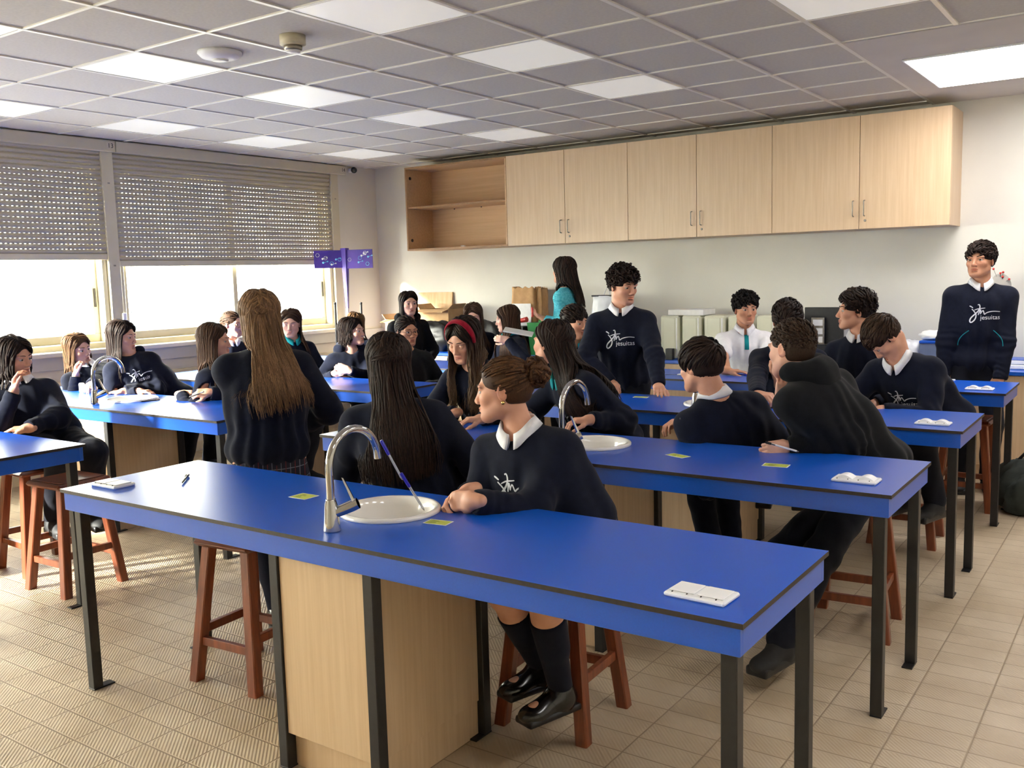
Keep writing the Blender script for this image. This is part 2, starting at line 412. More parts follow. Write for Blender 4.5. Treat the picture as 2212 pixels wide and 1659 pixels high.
    # mullion cover at the far side and header box
for n, y in enumerate([-3.27, -.60, 2.07, 4.745, 7.42], 1):
    t = MB().box((XL - .16, y - .055, 1.04), (XL + .012, y + .055, 2.72), .004)
    for zz in (1.75, 2.45): t.box((XL + .012, y - .01, zz - .006), (XL + .0145, y + .012, zz + .006), .001, 1)
    struct(t.build('trim_%d' % n, [MAT['cream_metal'], MAT['steel_dull']]))
hd = None
for n, (y0, y1, num) in enumerate(((-3.34, -.54, '11'), (-.535, 2.13, '12'), (2.135, 4.81, '13'), (4.815, 7.57, '14')), 6):
    t = struct(MB().box((XL - .16, y0, 2.712), (XL + .05, y1, 2.805), .004).build('trim_%d' % n, MAT['cream_metal']))
    MB().box((XL + .05, y1 - .085, 2.73), (XL + .0515, y1 - .008, 2.79)).build('number_plate', MAT['cream_sill'], t)
    text_mesh('number', num, .055, MAT['number_ink'], R_LEFTWALL, (XL + .0522, y1 - .046, 2.76), t)
# roller shutters
def shutter(y0, y1, zb, label):
    r = empty('roller_shutter', (XL - .012, y0, zb), 0, label, 'shutter', 'perforated roller shutters')
    zt = 2.74; ns = int(round((zt - zb - .05) / SLAT))
    prof = []
    for k in range(ns):
        for q in range(6):
            t = q / 6; prof.append((.011 * math.sin(PI * min(1, t / .82)) if t < .82 else -.002, .05 + (k + t) * SLAT))
    vs = []; L = y1 - y0
    for (px, pz) in prof: vs += [(px, 0, pz), (px, L, pz)]
    fs = [(2 * i, 2 * i + 1, 2 * i + 3, 2 * i + 2) for i in range(len(prof) - 1)]
    # object space starts at the bar so that the slots sit in the slat joints
    o = mesh_obj('slat_curtain', [(x, y, z - .05) for x, y, z in vs], fs, MAT['shutter_slat'], parent=r); o.location = (0, 0, .05)
    MB().box((-.008, 0, 0), (.014, L, .05), .003).build('bottom_bar', MAT['cream_metal'], r)
    return r
shutter(WIN[0][0] + .055, WIN[0][1] - .055, WIN[0][2], 'raised roller shutter of the window behind the camera')
shutter(WIN[1][0] + .055, WIN[1][1] - .055, WIN[1][2], 'raised roller shutter of the window beside the camera')
shutter(WIN[2][0] + .055, WIN[2][1] - .055, WIN[2][2], 'perforated roller shutter cut by the left edge, left of the upright with header number 13')
shutter(WIN[3][0] + .055, WIN[3][1] - .055, WIN[3][2], 'wide perforated roller shutter between the upright and the far corner')
# sill, panelling and trunking under the windows
struct(MB().box((XL, -3.32, 1.01), (XL + .10, 7.50, 1.05), .006).build('sill', MAT['cream_sill']))
struct(MB().box((XL, YN, .90), (XL + .035, YF, 1.01), .003).build('trim_10', MAT['radiator_grey']))
struct(MB().box((XL, YN, .70), (XL + .05, YF, .80), .004).build('trim_11', MAT['cream_sill']))
struct(MB().box((XL, YN, 0), (XL + .012, YF, .09), .002).build('baseboard_left', MAT['cream_sill']))
# blue-white light box: white switch on the upright
r = empty('shutter_switch', (XL + .012, 4.79, 1.22), 0, 'narrow white plastic strap guide on the window upright', 'strap guide')
MB().box((0, -.02, -.12), (.03, .02, .12), .006).build('cover', MAT['white_plastic'], r)
MB().box((.030, -.006, -.10), (.034, .006, .06), .001).build('strap', MAT['diffuser'], r)
# outside: yard and a parked car, blown out by daylight
struct(MB().box((-60, -30, -.35), (XL - .2, 45, -.3)).build('yard_ground', MAT['asphalt']))
car = empty('parked_car', (-16.5, 11.6, -.3), math.radians(62), 'grey car parked outside beyond the wide window', 'car')
bm_ = MB()
prof = [(-2.1, .35), (-2.05, .75), (-1.3, .95), (-.7, 1.42), (.7, 1.46), (1.45, .98), (2.05, .85), (2.12, .35)]
lo = [(x, -.85, z) for x, z in prof]; hi = [(x, .85, z) for x, z in prof]
bm_.hexa(lo[::-1], hi[::-1]); bm_.build('body', MAT['car_paint'], car)
g_ = MB()
for sy in (-1, 1): g_.box((-.95, sy * .852 - .004, .98), (.95, sy * .852 + .004, 1.36), .003)
g_.build('side_window', MAT['car_glass'], car)
ws = MB(); ws.hexa([(-1.27, -.75, .98), (-1.27, .75, .98), (-.74, .68, 1.40), (-.74, -.68, 1.40)], [(-1.29, -.75, .99), (-1.29, .75, .99), (-.76, .68, 1.41), (-.76, -.68, 1.41)]); ws.build('windscreen', MAT['car_glass'], car)
for sx in (-1.35, 1.35):
    for sy in (-.8, .8): 
        q = MB(); q.lathe([(.33, -.1), (.33, .1)], n=24); 
        q.v = [(sx + a, sy + c, .33 + b) for a, b, c in q.v]; q.build('wheel', MAT['black_plastic'], car)

# ------------------------------------------------------------------ wall cabinets
def cab_handle(m, x, y, z0, z1): m.tube([(x, y, z0), (x, y - .028, z0 + .004), (x, y - .030, z0 + .012), (x, y - .030, z1 - .012), (x, y - .028, z1 - .004), (x, y, z1)], .0045, 8)
CY0, CY1, CZ0, CZ1 = 7.65, 8.08, 1.86, 2.728
CX = [-6.68, -5.372, -4.04, -2.712, -1.362]
CABL = ['open beech wall cabinet with one shelf, nearest the window', 'closed two-door beech wall cabinet next to the open one', 'two-door beech wall cabinet, third along from the window',
        'two-door beech wall cabinet at the right end, its right side showing']
for k in range(4):
    x0, x1 = CX[k] + .001, CX[k + 1] - .001
    r = empty('wall_cabinet', ((x0 + x1) / 2, CY1, CZ0), 0, CABL[k], 'cabinet', 'beech wall cabinets in a row')
    w2 = (x1 - x0) / 2; D = CY1 - CY0; Hh = CZ1 - CZ0; t = .018; yb = -D + (.02 if k else 0)
    m = MB()
    m.box((-w2, yb, 0), (-w2 + t, 0, Hh), .001); m.box((w2 - t, yb, 0), (w2, 0, Hh), .001)
    m.box((-w2 + t, yb, 0), (w2 - t, 0, t), .001); m.box((-w2 + t, yb, Hh - t), (w2 - t, 0, Hh), .001)
    m.box((-w2 + t, -.012, t), (w2 - t, -.002, Hh - t), 0, 0)
    m.build('carcass', [MAT['beech_inner' if k == 0 else 'beech']], r)
    if k == 0:
        MB().box((-w2 + t, -D + .02, .44), (w2 - t, -.013, .458), .001).build('shelf', MAT['beech_inner'], r)
        e = MB()
        for (a, b, c, d) in ((-w2, 0, w2, t), (-w2, Hh - t, w2, Hh), (-w2, t, -w2 + t, Hh - t), (-w2 + t, .44, w2 - t, .458)): e.box((a, -D - .0015 + (.02 if b == .44 else 0), b), (c, -D + .0005 + (.02 if b == .44 else 0), d), 0)
        e.build('edge_band', MAT['beech_edge'], r)
        for zz in (.11, .76):
            h = MB(); h.lathe([(.017, 0), (.017, .006), (.008, .008)], n=16); h.v = [(-w2 + t + c, -D + .06 + a, zz + b) for a, b, c in h.v]; h.build('hinge_plate', MAT['dark_slot'], r)
        for xx in (-.30, .06, .5):
            h = MB(); h.ball((xx, -.05, .435), .007, 8); h.build('shelf_peg', MAT['dark_slot'], r)
    else:
        mid = 0.0 if k < 3 else .02
        for sgn in (-1, 1):
            a, b = (-w2, mid - .0012) if sgn < 0 else (mid + .0012, w2)
            d = MB().box((a + .001, -D, .001), (b - .001, -D + .019, Hh - .001), .0012).build('door', MAT['beech'], r)
            hx = mid + sgn * .042
            hm = MB(); cab_handle(hm, hx, -D, .10, .22); hm.build('handle', MAT['steel_dull'], d)
            if sgn > 0:
                l = MB(); l.lathe([(.010, 0), (.010, .003), (.006, .005)], n=16); l.v = [(hx + .005 + a_, -D - c_, .065 + b_) for a_, b_, c_ in l.v]; l.build('lock', MAT['steel_dull'], d)
# a white scrap on the open cabinet's floor
MB().box((-6.02, 7.72, 1.879), (-5.97, 7.75, 1.892), .004).build('paper_scrap', MAT['white_plastic']); tag(bpy.data.objects['paper_scrap'], 'tiny crumpled white scrap lying in the open wall cabinet', 'paper')

# ------------------------------------------------------------------ counter along the back wall
KY0, KZ = 7.47, .80
ctop = MB().box((XL + .06, KY0, KZ - .03), (XR, YF, KZ), .003).build('counter_top', [MAT['blue_laminate']])
tag(ctop, 'long blue counter top along the back wall under the wall cabinets', 'counter')
nb = 10; wb = (XR - XL - .06) / nb
wlab = ['at the window corner', 'second from the window corner', 'third from the window corner', 'behind the girl in aqua', 'behind the standing curly-haired boy', 'left of the boy in white polo', 'behind the boy in white polo', 'behind the boy standing at the right', 'at the right edge behind the backpack', 'beyond the right edge']
b0 = None
for k in range(nb):
    x0 = XL + .06 + k * wb + wb / 2; lab = 'beech base cabinet under the back counter, ' + wlab[k]
    if b0 is None:
        b0 = empty('base_cabinet', (x0, YF, 0), 0, lab, 'cabinet', 'base cabinets under the back counter')
        MB().box((-wb / 2 + .001, KY0 - YF + .045, .10), (wb / 2 - .001, -.003, KZ - .0305), .001).build('carcass', MAT['beech'], b0)
        MB().box((-wb / 2 + .001, KY0 - YF + .09, 0), (wb / 2 - .001, -.01, .0995), 0).build('plinth', MAT['beech'], b0)
        for sg in (-1, 1):
            d = MB().box((min(0, sg * wb / 2) + .0025, KY0 - YF + .025, .105), (max(0, sg * wb / 2) - .0025, KY0 - YF + .0445, KZ - .035), .0012).build('door', MAT['beech'], b0)
            hm = MB(); cab_handle(hm, sg * .04, KY0 - YF + .025, .56, .68); hm.build('handle', MAT['steel_dull'], d)
    else: copy_tree(b0, (x0, YF, 0), label=lab)

# ------------------------------------------------------------------ lab tables
TZ, TL = .81, 2.73
def ring_top(w, d, cx, cy, rx, ry, z0, z1, n=48):
    """rectangular worktop centred on 0 with an oval hole"""
    angs = sorted(set([2 * PI * k / n for k in range(n)] + [math.atan2(sy * d / 2 - cy, sx * w / 2 - cx) % (2 * PI) for sx in (-1, 1) for sy in (-1, 1)]))
    inn, out = [], []
    for a in angs:
        ca, sa = math.cos(a), math.sin(a); inn.append((cx + rx * ca, cy + ry * sa))
        t = min(((w / 2 - cx) if ca > 0 else (-w / 2 - cx)) / ca if abs(ca) > 1e-9 else 1e9, ((d / 2 - cy) if sa > 0 else (-d / 2 - cy)) / sa if abs(sa) > 1e-9 else 1e9)
        out.append((cx + t * ca, cy + t * sa))
    N = len(angs); vs = [(x, y, z) for z in (z0, z1) for (x, y) in inn + out]
    I = lambda lv, ring, k: lv * 2 * N + ring * N + k % N
    fs = []; mi = []
    for k in range(N):
        fs.append((I(1, 0, k), I(1, 1, k), I(1, 1, k + 1), I(1, 0, k + 1))); mi.append(0)
        fs.append((I(0, 0, k + 1), I(0, 1, k + 1), I(0, 1, k), I(0, 0, k))); mi.append(1)
        fs.append((I(0, 1, k), I(0, 1, k + 1), I(1, 1, k + 1), I(1, 1, k))); mi.append(1)
        fs.append((I(0, 0, k + 1), I(0, 0, k), I(1, 0, k), I(1, 0, k + 1))); mi.append(1)
    return vs, fs, mi
def lab_table(label, x0, y0, d):
    r = empty('lab_table', (x0 + TL / 2, y0 + d / 2, 0), 0, label, 'table', 'blue laboratory tables')
    w = TL; h2 = d / 2
    vs, fs, mi = ring_top(w, d, 0, .055, .150, .148, TZ - .013, TZ)
    mesh_obj('worktop', vs, fs, [MAT['blue_laminate'], MAT['laminate_core']], mi, parent=r)
    az0, az1 = TZ - .082, TZ - .0132; ins = .010; th = .016
    for nm, lo, hi in (('apron', (-w / 2 + ins, -h2 + ins, az0), (w / 2 - ins, -h2 + ins + th, az1)), ('apron', (-w / 2 + ins, h2 - ins - th, az0), (w / 2 - ins, h2 - ins, az1)),
                       ('end_apron', (-w / 2 + ins, -h2 + ins + th, az0), (-w / 2 + ins + th, h2 - ins - th, az1)), ('end_apron', (w / 2 - ins - th, -h2 + ins + th, az0), (w / 2 - ins, h2 - ins - th, az1))):
        MB().box(lo, hi, .0008).build(nm, MAT['blue_laminate'], r)
    lw = .040
    for lx in (-w / 2 + .047, -.205, .205, w / 2 - .047):
        for ly in (-h2 + .055, h2 - .055):
            m = MB().box((lx - lw / 2, ly - lw / 2, .006), (lx + lw / 2, ly + lw / 2, az1 - .001), .0025)
            m.box((lx - lw / 2, min(ly, ly + (.05 if ly < 0 else -.05)) - .02, 0), (lx + lw / 2 + .0, max(ly, ly + (.05 if ly < 0 else -.05)) + .02, .006), .001)
            m.build('leg', MAT['black_steel'], r)
    for q in (-h2 + .0525, h2 - .0525): MB().box((-.184, q - .0095, .125), (.184, q + .0095, az1 - .002), .001).build('pedestal_panel', MAT['beech'], r)
    for q in (-.194, .194): MB().box((q - .0095, -h2 + .0755, .125), (q + .0095, h2 - .0755, az1 - .002), .001).build('side_panel', MAT['beech'], r)
    MB().box((-.198, -h2 + .0765, 0), (.198, h2 - .0765, .1245), .001).build('plinth', MAT['beech'], r)
    return r
XA, XB = -3.46, -7.07
TAB = {('R', 1): (XA, 1.891, .63), ('R', 2): (XA - .005, 3.245, .64), ('R', 3): (XA - .02, 4.656, .614), ('R', 4): (XA - .03, 6.105, .615),
       ('L', 1): (XB, 1.891, .63), ('L', 2): (XB, 3.30, .63), ('L', 3): (XB, 4.66, .614), ('L', 4): (XB, 6.105, .615)}
TLAB = {('R', 1): 'blue laboratory table nearest the camera, with pens propped in its sink', ('R', 2): 'blue laboratory table where the boy in black hoodie holds a pen', ('R', 3): 'blue laboratory table the curly boy leans his hands on',
        ('R', 4): 'blue laboratory table in front of the boy in white polo', ('L', 1): 'blue laboratory table cut by the left edge, in front of the curly-haired girl', ('L', 2): 'blue laboratory table with bright window glare and a faucet at its left',
        ('L', 3): 'blue laboratory table under the clasped hands of the girl with low ponytail', ('L', 4): 'farthest blue laboratory table on the window side'}
for k, (x0, y0, d) in TAB.items(): lab_table(TLAB[k], x0, y0, d)

def sink(label, cx, cy):
    r = empty('sink', (cx, cy, TZ), 0, label, 'sink', 'round white sinks set in the tables')
    m = MB()
    m.lathe([(.0, -.13), (.06, -.128), (.105, -.105), (.130, -.06), (.140, -.015), (.146, .004), (.154, .0135), (.163, .0150), (.1695, .0105), (.171, .002), (.170, .0005)], n=56, sx=1.0, sy=.985)
    m.f = [f for f in m.f if len(f) < 50]; m.mi = m.mi[:len(m.f)]; m.sm = [True] * len(m.f)
    m.build('basin', MAT['ceramic'], r)
    d = MB(); d.lathe([(.024, -.1285), (.024, -.124), (.016, -.123)], n=24); d.build('drain', MAT['chrome'], r)
    mk = MB(); 
    R = np.array([[-.75, 0, 0], [0, 0, 0], [0, 0, 0]])
    mk.box((.04, .134, -.040), (.072, .1365, -.028), .001); mk.build('maker_mark', MAT['steel_dull'], r)
    return r
def faucet(label, cx, cy, yaw=0.0):
    r = empty('faucet', (cx, cy, TZ), yaw, label, 'faucet', 'chrome swan-neck faucets')
    b = MB(); b.lathe([(.027, 0), (.0275, .004), (.024, .03), (.0195, .085), (.0155, .098), (.0155, .10)], n=32); b.build('base', MAT['chrome'], r)
    pts = [(0, 0, .095), (0, 0, .14), (0, 0, .17), (0, 0, .195)]
    for k in range(1, 15):
        a = PI * .93 * k / 14; pts.append((0, .108 - .108 * math.cos(a), .195 + .108 * math.sin(a)))
    q = pts[-1]; pts.append((0, q[1] + .004, q[2] - .028))
    s = MB(); s.tube(pts, [.0125] * (len(pts) - 1) + [.0135], 20); s.build('spout', MAT['chrome'], r)
    c = MB(); c.tube([(.005, .006, .055), (.028, .022, .066), (.052, .040, .078), (.066, .050, .085)], [.016, .0175, .0185, .0175], 20); hb = c.build('valve', MAT['chrome'], r)
    l = MB(); l.hexa([(.044, .046, .090), (.060, .030, .094), (.066, .040, .090), (.052, .056, .087)], [(.024, .026, .168), (.040, .010, .170), (.043, .014, .168), (.028, .030, .166)]); l.build('lever', MAT['chrome'], r)
    return r
SINKN = {('R', 1): ('nearest round white sink, with two pens standing in it', 'nearest chrome faucet, with a pen cap clipped at its spout'), ('R', 2): ('round white sink between the long-haired girl and the yellow card', 'chrome faucet in front of the girl with teal collar and sideways logo'),
         ('R', 3): ('round white sink half hidden by the boy with dark bowl hair', 'chrome faucet standing at the head of the boy with dark bowl hair'), ('L', 2): ('round white sink in front of the girl in printed hoodie', 'chrome faucet in front of the girl leaning on her hand by the window')}
for k in SINKN:
    x0, y0, d = TAB[k]; cx = x0 + TL / 2
    sink(SINKN[k][0], cx, y0 + d / 2 + .055); faucet(SINKN[k][1], cx + .01, y0 + .095, .0)

def socket_box(label, x, y, rz=0.0, open_lids=False):
    r = empty('socket_box', (x, y, TZ), rz, label, 'socket', 'white double socket boxes on the tables')
    MB().box((-.078, -.046, 0), (.078, .046, .012), .004).build('base', MAT['white_plastic'], r)
    for sx in (-.037, .037):
        m = MB()
        if open_lids:
            n = 9; top = []
            for i in range(n):
                t = i / (n - 1); top.append((sx - .03 + .06 * t, .012 + .012 * math.sin(PI * t)))
            lo = [(a, -.026, z) for a, z in top] ; hi = [(a, .03, z) for a, z in top]
            m.hexa(lo[::-1] + [(sx - .03, -.026, .0121)][:0], hi[::-1][:n])
        else: m.box((sx - .033, -.032, .0121), (sx + .033, .034, .0165), .0018)
        ld = m.build('lid', MAT['white_plastic'], r)
        s = MB(); 
        for q in (-.022, .016): s.box((sx + q, -.040, .0122), (sx + q + .003, -.035, .0145), .0004)
        s.build('screw', MAT['dark_slot'], r)
    return r
socket_box('white double socket on the right end of the nearest table', -.879, 2.012, -.04)
socket_box('white double socket on the left end of the nearest table, beside a pen', -3.325, 2.03, .02)
socket_box('white socket with domed lids in front of the boy in black hoodie', -.893, 3.408, .0, True)
socket_box('white socket with domed lids by the elbow of the boy looking down', -.905, 4.81, .0, True)
socket_box('white socket with domed lids on the table before the boy standing at right', -.92, 6.25, .0, True)
socket_box('white socket on the left end of the table behind the blonde girl', -3.30, 3.375, .0)
pc = MB().box((-1.225, 6.63, TZ + .0002), (-1.125, 6.665, TZ + .012), .003).build('white_eraser', MAT['white_plastic']); tag(pc, 'small flat white block at the back edge of the far right table', 'eraser')

# ------------------------------------------------------------------ stools
def make_stool(label, x, y, rz):
    r = empty('stool', (x, y, 0), rz, label, 'stool', 'square wooden stools'); H = .585
    m = MB(); n = 12; vs = []; fs = []
    m.box((-.152, -.152, H - .034), (.152, .152, H - .006), .012); m.build('seat', MAT['stool_seat'], r)
    MB().box((-.128, -.128, H - .0061), (.128, .128, H), .005).build('seat_pad', MAT['stool_seat'], r)
    top, bot = .105, .162
    P = lambda sx, sy, z: np.array([sx * (bot + (top - bot) * z / (H - .034)), sy * (bot + (top - bot) * z / (H - .034)), z])
    for sx in (-1, 1):
        for sy in (-1, 1):
            a, b = P(sx, sy, 0), P(sx, sy, H - .035); w = .0225
            q = [(-w, -w), (w, -w), (w, w), (-w, w)]; c = .004
            oc = [(-w + c, -w), (w - c, -w), (w, -w + c), (w, w - c), (w - c, w), (-w + c, w), (-w, w - c), (-w, -w + c)]
            MB().hexa([(a[0] + u, a[1] + v, 0) for u, v in oc], [(b[0] + u, b[1] + v, b[2]) for u, v in oc]).build('leg', MAT['stool_wood'], r)
    for (z, ax) in ((.165, 0), (.205, 1)):
        for sg in (-1, 1):
            p0 = P(-1, sg, z) if ax == 0 else P(sg, -1, z); p1 = P(1, sg, z) if ax == 0 else P(sg, 1, z)
            d = np.array([.02, 0, 0]) if ax == 0 else np.array([0, .02, 0]); h = np.array([.011, .011, .017]); 
            lo = np.minimum(p0 + d, p1 - d) - h * (np.array([0, 1, 1]) if ax == 0 else np.array([1, 0, 1])); hi = np.maximum(p0 + d, p1 - d) + h * (np.array([0, 1, 1]) if ax == 0 else np.array([1, 0, 1]))
            MB().box(lo, hi, .002).build('stretcher', MAT['stool_wood'], r)
    return r
STOOLS = [('wooden stool under the girl with the hair bun', -1.725, 2.73, .06), ('empty wooden stool left of the beech pedestal of the nearest table', -2.985, 2.385, .08), ('wooden stool behind the end of the left table, beside its black leg', -4.715, 2.63, .04),
          ('wooden stool cut by the left edge under the left table', -5.22, 2.72, -.05), ('wooden stool under the boy in black hoodie', -1.09, 4.13, .08), ('wooden stool under the boy looking down', -1.19, 5.62, .05),
          ('wooden stool under the far right table, before the standing boy', -1.03, 6.63, -.05)]
s0 = None
for lab, x, y, rz in STOOLS:
    if s0 is None: s0 = make_stool(lab, x, y, rz)
    else: copy_tree(s0, (x, y, 0), rz, lab)
# ================================================================== loose things
mat('cardboard', (190, 154, 112), .85, build=noisy((182, 146, 104), (198, 162, 120), 12)); mat('kraft_paper', (186, 146, 100), .8, build=noisy((176, 136, 92), (196, 156, 110), 14, .6, 20))
mat('oak_board', (206, 172, 128), .6, build=wood_grain((194, 158, 112), (214, 182, 140), 2, 22)); mat('green_plastic', (24, 140, 62), .4, build=noisy((20, 132, 56), (28, 148, 68), 8))
mat('red_plastic', (205, 44, 36), .35, build=noisy((198, 38, 30), (212, 50, 42), 10)); mat('yellow_plastic', (232, 180, 30), .45, build=noisy((226, 172, 24), (238, 188, 38), 10))
mat('cream_plastic', (214, 214, 192), .4, build=noisy((210, 210, 188), (218, 218, 196), 5)); mat('grey_card', (168, 164, 158), .7, build=noisy((162, 158, 152), (174, 170, 164), 8))
mat('bag_film', (214, 216, 222), .35, build=noisy((204, 206, 212), (226, 228, 234), 9, .9, 18)); mat('white_cloth', (232, 232, 230), .85, build=noisy((226, 226, 224), (238, 238, 236), 14, .5, 30))
mat('purple_print', (70, 44, 150), .5, build=noisy((52, 34, 128), (84, 54, 168), 5)); mat('cyan_print', (120, 200, 236), .5, build=noisy((112, 192, 230), (128, 208, 242), 9))
mat('card_green', (178, 190, 76), .6, build=noisy((172, 184, 68), (184, 196, 86), 60)); mat('paper_white', (238, 238, 236), .7, build=noisy((234, 234, 232), (242, 242, 240), 30)); mat('ink_dark', (70, 74, 40), .7, build=noisy((64, 68, 34), (78, 82, 48), 60))
mat('pen_clear', (214, 218, 226), .12, build=noisy((208, 212, 220), (220, 224, 232), 30), **{'Transmission Weight': .35}); mat('pen_blue', (28, 24, 170), .3, build=noisy((24, 20, 160), (34, 30, 180), 30))
mat('tub_clear', (120, 132, 158), .25, build=noisy((112, 124, 150), (128, 140, 166), 5)); mat('backpack_cloth', (38, 44, 40), .85, build=noisy((28, 34, 30), (50, 56, 52), 14, .5, 60)); mat('brush_wood', (196, 152, 96), .5, build=noisy((188, 144, 88), (204, 160, 104), 40))
R_BACK = np.array([[1, 0, 0], [0, 0, -1], [0, 1, 0]], float)

# purple display stand by the far window corner
st = empty('display_stand', (-7.16, 7.20, 0), 0, 'purple folded display stand printed with molecules, in the window corner', 'display stand')
c0 = np.array([-7.16, 7.20, 0])
def wing(p0, p1, z0, z1, name, seed):
    p0, p1 = np.array(p0, float), np.array(p1, float); d = nrm2(p1 - p0); n2 = np.array([d[1], -d[0]]); w = np.linalg.norm(p1 - p0)
    R = np.array([[d[0], n2[0], 0], [d[1], n2[1], 0], [0, 0, 1]])
    m = MB(); m.box((0, -.004, z0), (w, .004, z1), .001); m.v = [tuple(R @ np.array(v) + np.array([p0[0] - c0[0], p0[1] - c0[1], 0])) for v in m.v]
    o = m.build(name, MAT['purple_print'], st); rg = random.Random(seed)
    for mt in ('print_white0', 'cyan_print'):
        q = MB()
        for k in range(4):
            cx, cz = w * rg.uniform(.12, .88), z0 + (z1 - z0) * rg.uniform(.15, .85)
            if k % 2: q.tube([(cx + .02 * math.cos(a), .0052, cz + .02 * math.sin(a)) for a in np.linspace(0, 2 * PI, 7)], .0022, 5, caps=False)
            else:
                q.ball((cx, .005, cz), (.011, .002, .011), 12); q.ball((cx + .045, .005, cz + .012), (.008, .002, .008), 12); q.tube([(cx, .0052, cz), (cx + .045, .0052, cz + .012)], .002, 5)
        q.v = [tuple(R @ np.array(v) + np.array([p0[0] - c0[0], p0[1] - c0[1], 0])) for v in q.v]
        q.build('molecule_print', MAT['paper_white'] if mt != 'cyan_print' else MAT['cyan_print'], o)
def nrm2(v): return v / np.linalg.norm(v)
wing((-7.40, 6.98), (-7.18, 7.19), 1.70, 1.885, 'panel', 3); wing((-7.14, 7.19), (-6.86, 7.30), 1.69, 1.885, 'panel', 5)
m = MB(); m.hexa([(-.012, -.010, 1.26), (.014, -.008, 1.26), (.010, .012, 1.26), (-.010, .012, 1.26)], [(-.045, -.025, 1.905), (.035, -.03, 1.905), (.03, .03, 1.905), (-.03, .03, 1.905)]); m.build('column', MAT['purple_print'], st)
m = MB(); m.tube([(0, 0, .012), (0, 0, 1.27)], .02, 16); m.build('pole', MAT['paper_white'], st); m = MB(); m.lathe([(.16, 0), (.16, .012), (.03, .02)], n=32); m.build('base_plate', MAT['black_plastic'], st)
for lab, u, v, y in (('black pole left of the purple display stand', 723, 655, 7.0), ('black pole right of the purple display stand', 779, 655, 7.32)):
    p = at(u, v, y=y); m = MB(); m.tube([(p[0], p[1], 0), (p[0] + .005, p[1], p[2])], .013, 12); m.lathe([(.014, 0), (.014, .02)], (p[0] + .005, p[1], p[2] - .01), 12); tag(m.build('pole', MAT['black_plastic']), lab, 'pole')

def obox(name, label, cat, u0, u1, v0, y, depth, z0, material, b=.003, group=None):
    """a box on the counter: pixel columns u0..u1, top at pixel row v0, front plane y"""
    a, c = at(u0, v0, y=y), at(u1, v0, y=y); o = MB().box((a[0], y, z0), (c[0], y + depth, a[2]), b).build(name, material); tag(o, label, cat, group); return o, a, c
def carton(label, u0, u1, v0, y, depth, flap):
    a, c = at(u0, v0, y=y), at(u1, v0, y=y); x0, x1, zt = a[0], c[0], a[2]; r = empty('carton', ((x0 + x1) / 2, y + depth / 2, KZ), 0, label, 'box'); w, d, h = (x1 - x0) / 2, depth / 2, zt - KZ; t = .006
    m = MB(); m.box((-w, -d, 0), (w, d, t)); m.box((-w, -d, t), (-w + t, d, h)); m.box((w - t, -d, t), (w, d, h)); m.box((-w + t, -d, t), (w - t, -d + t, h)); m.box((-w + t, d - t, t), (w - t, d, h)); m.build('walls', MAT['cardboard'], r)
    for sg in (-1, 1):
        f = MB(); f.hexa([(sg * w, -d, h), (sg * w, d, h), (sg * (w - t), d, h), (sg * (w - t), -d, h)], [(sg * (w + flap), -d * .9, h + .05), (sg * (w + flap), d * .9, h + .05), (sg * (w + flap - t), d * .9, h + .054), (sg * (w + flap - t), -d * .9, h + .054)]); f.build('flap', MAT['cardboard'], r)
    f = MB(); f.hexa([(-w, -d, h), (w, -d, h), (w, -d + t, h), (-w, -d + t, h)], [(-w * .95, -d - .09, h - .03), (w * .95, -d - .09, h - .03), (w * .95, -d - .09, h - .024), (-w * .95, -d - .09, h - .024)]); f.build('flap', MAT['cardboard'], r)
carton('open cardboard carton with flaps up, left of the girl in black jacket', 832, 868, 690, 7.62, .28, .06)
carton('open cardboard carton in front of the leaning wooden board', 906, 968, 668, 7.70, .26, .05)
a, c = at(900, 632, y=8.03), at(974, 633, y=8.03); tag(MB().hexa([(a[0], 7.98, KZ), (c[0], 7.98, KZ), (c[0], 8.0, KZ), (a[0], 8.0, KZ)], [(a[0], 8.055, a[2]), (c[0], 8.055, a[2]), (c[0], 8.075, a[2]), (a[0], 8.075, a[2])]).build('wooden_board', MAT['oak_board']), 'pale wooden board leaning on the wall behind the cartons', 'board')
def paper_bag(label, u0, u1, v0, y, depth, lab_card):
    a, c = at(u0, v0, y=y), at(u1, v0, y=y); w, h = (c[0] - a[0]) / 2, a[2] - KZ; r = empty('paper_bag', ((a[0] + c[0]) / 2, y + depth / 2, KZ), 0, label, 'bag')
    V = []; n = 40; rg = np.random.default_rng(int(u0)); d = depth / 2
    for j in range(13):
        z = h * j / 12
        for k in range(n):
            t = 4 * k / n; s_ = int(t); f = t - s_; x, yy = ((-1 + 2 * f, -1), (1, -1 + 2 * f), (1 - 2 * f, 1), (-1, 1 - 2 * f))[s_]
            pin = 1 - .35 * (j / 12) * (1 if abs(yy) < .99 else .55); V.append((w * x * (1 + .03 * math.sin(7 * j + 3 * x)), d * yy * pin + .006 * math.sin(9 * x + 5 * j), z + (.012 * math.sin(11 * x + j) if j == 12 else 0)))
    F = [(j * n + k, j * n + (k + 1) % n, (j + 1) * n + (k + 1) % n, (j + 1) * n + k) for j in range(12) for k in range(n)] + [tuple(range(n - 1, -1, -1))]
    mesh_obj('sack', V, F, MAT['kraft_paper'], None, True, r)
    if lab_card: MB().box((-w * .85, -d - .012, h * .30), (w * .80, -d - .008, h * .76), .001).build('label_sheet', MAT['paper_white'], r)
paper_bag('crumpled brown paper bag with a white sheet on its front', 1103, 1152, 622, 7.70, .16, True); paper_bag('narrow brown paper bag beside the one with a white sheet', 1153, 1168, 622, 7.74, .14, False)
obox('grey_board', 'grey board standing behind the woman in aqua sweater', 'board', 1167, 1200, 626, 7.98, .02, KZ, MAT['grey_card'])
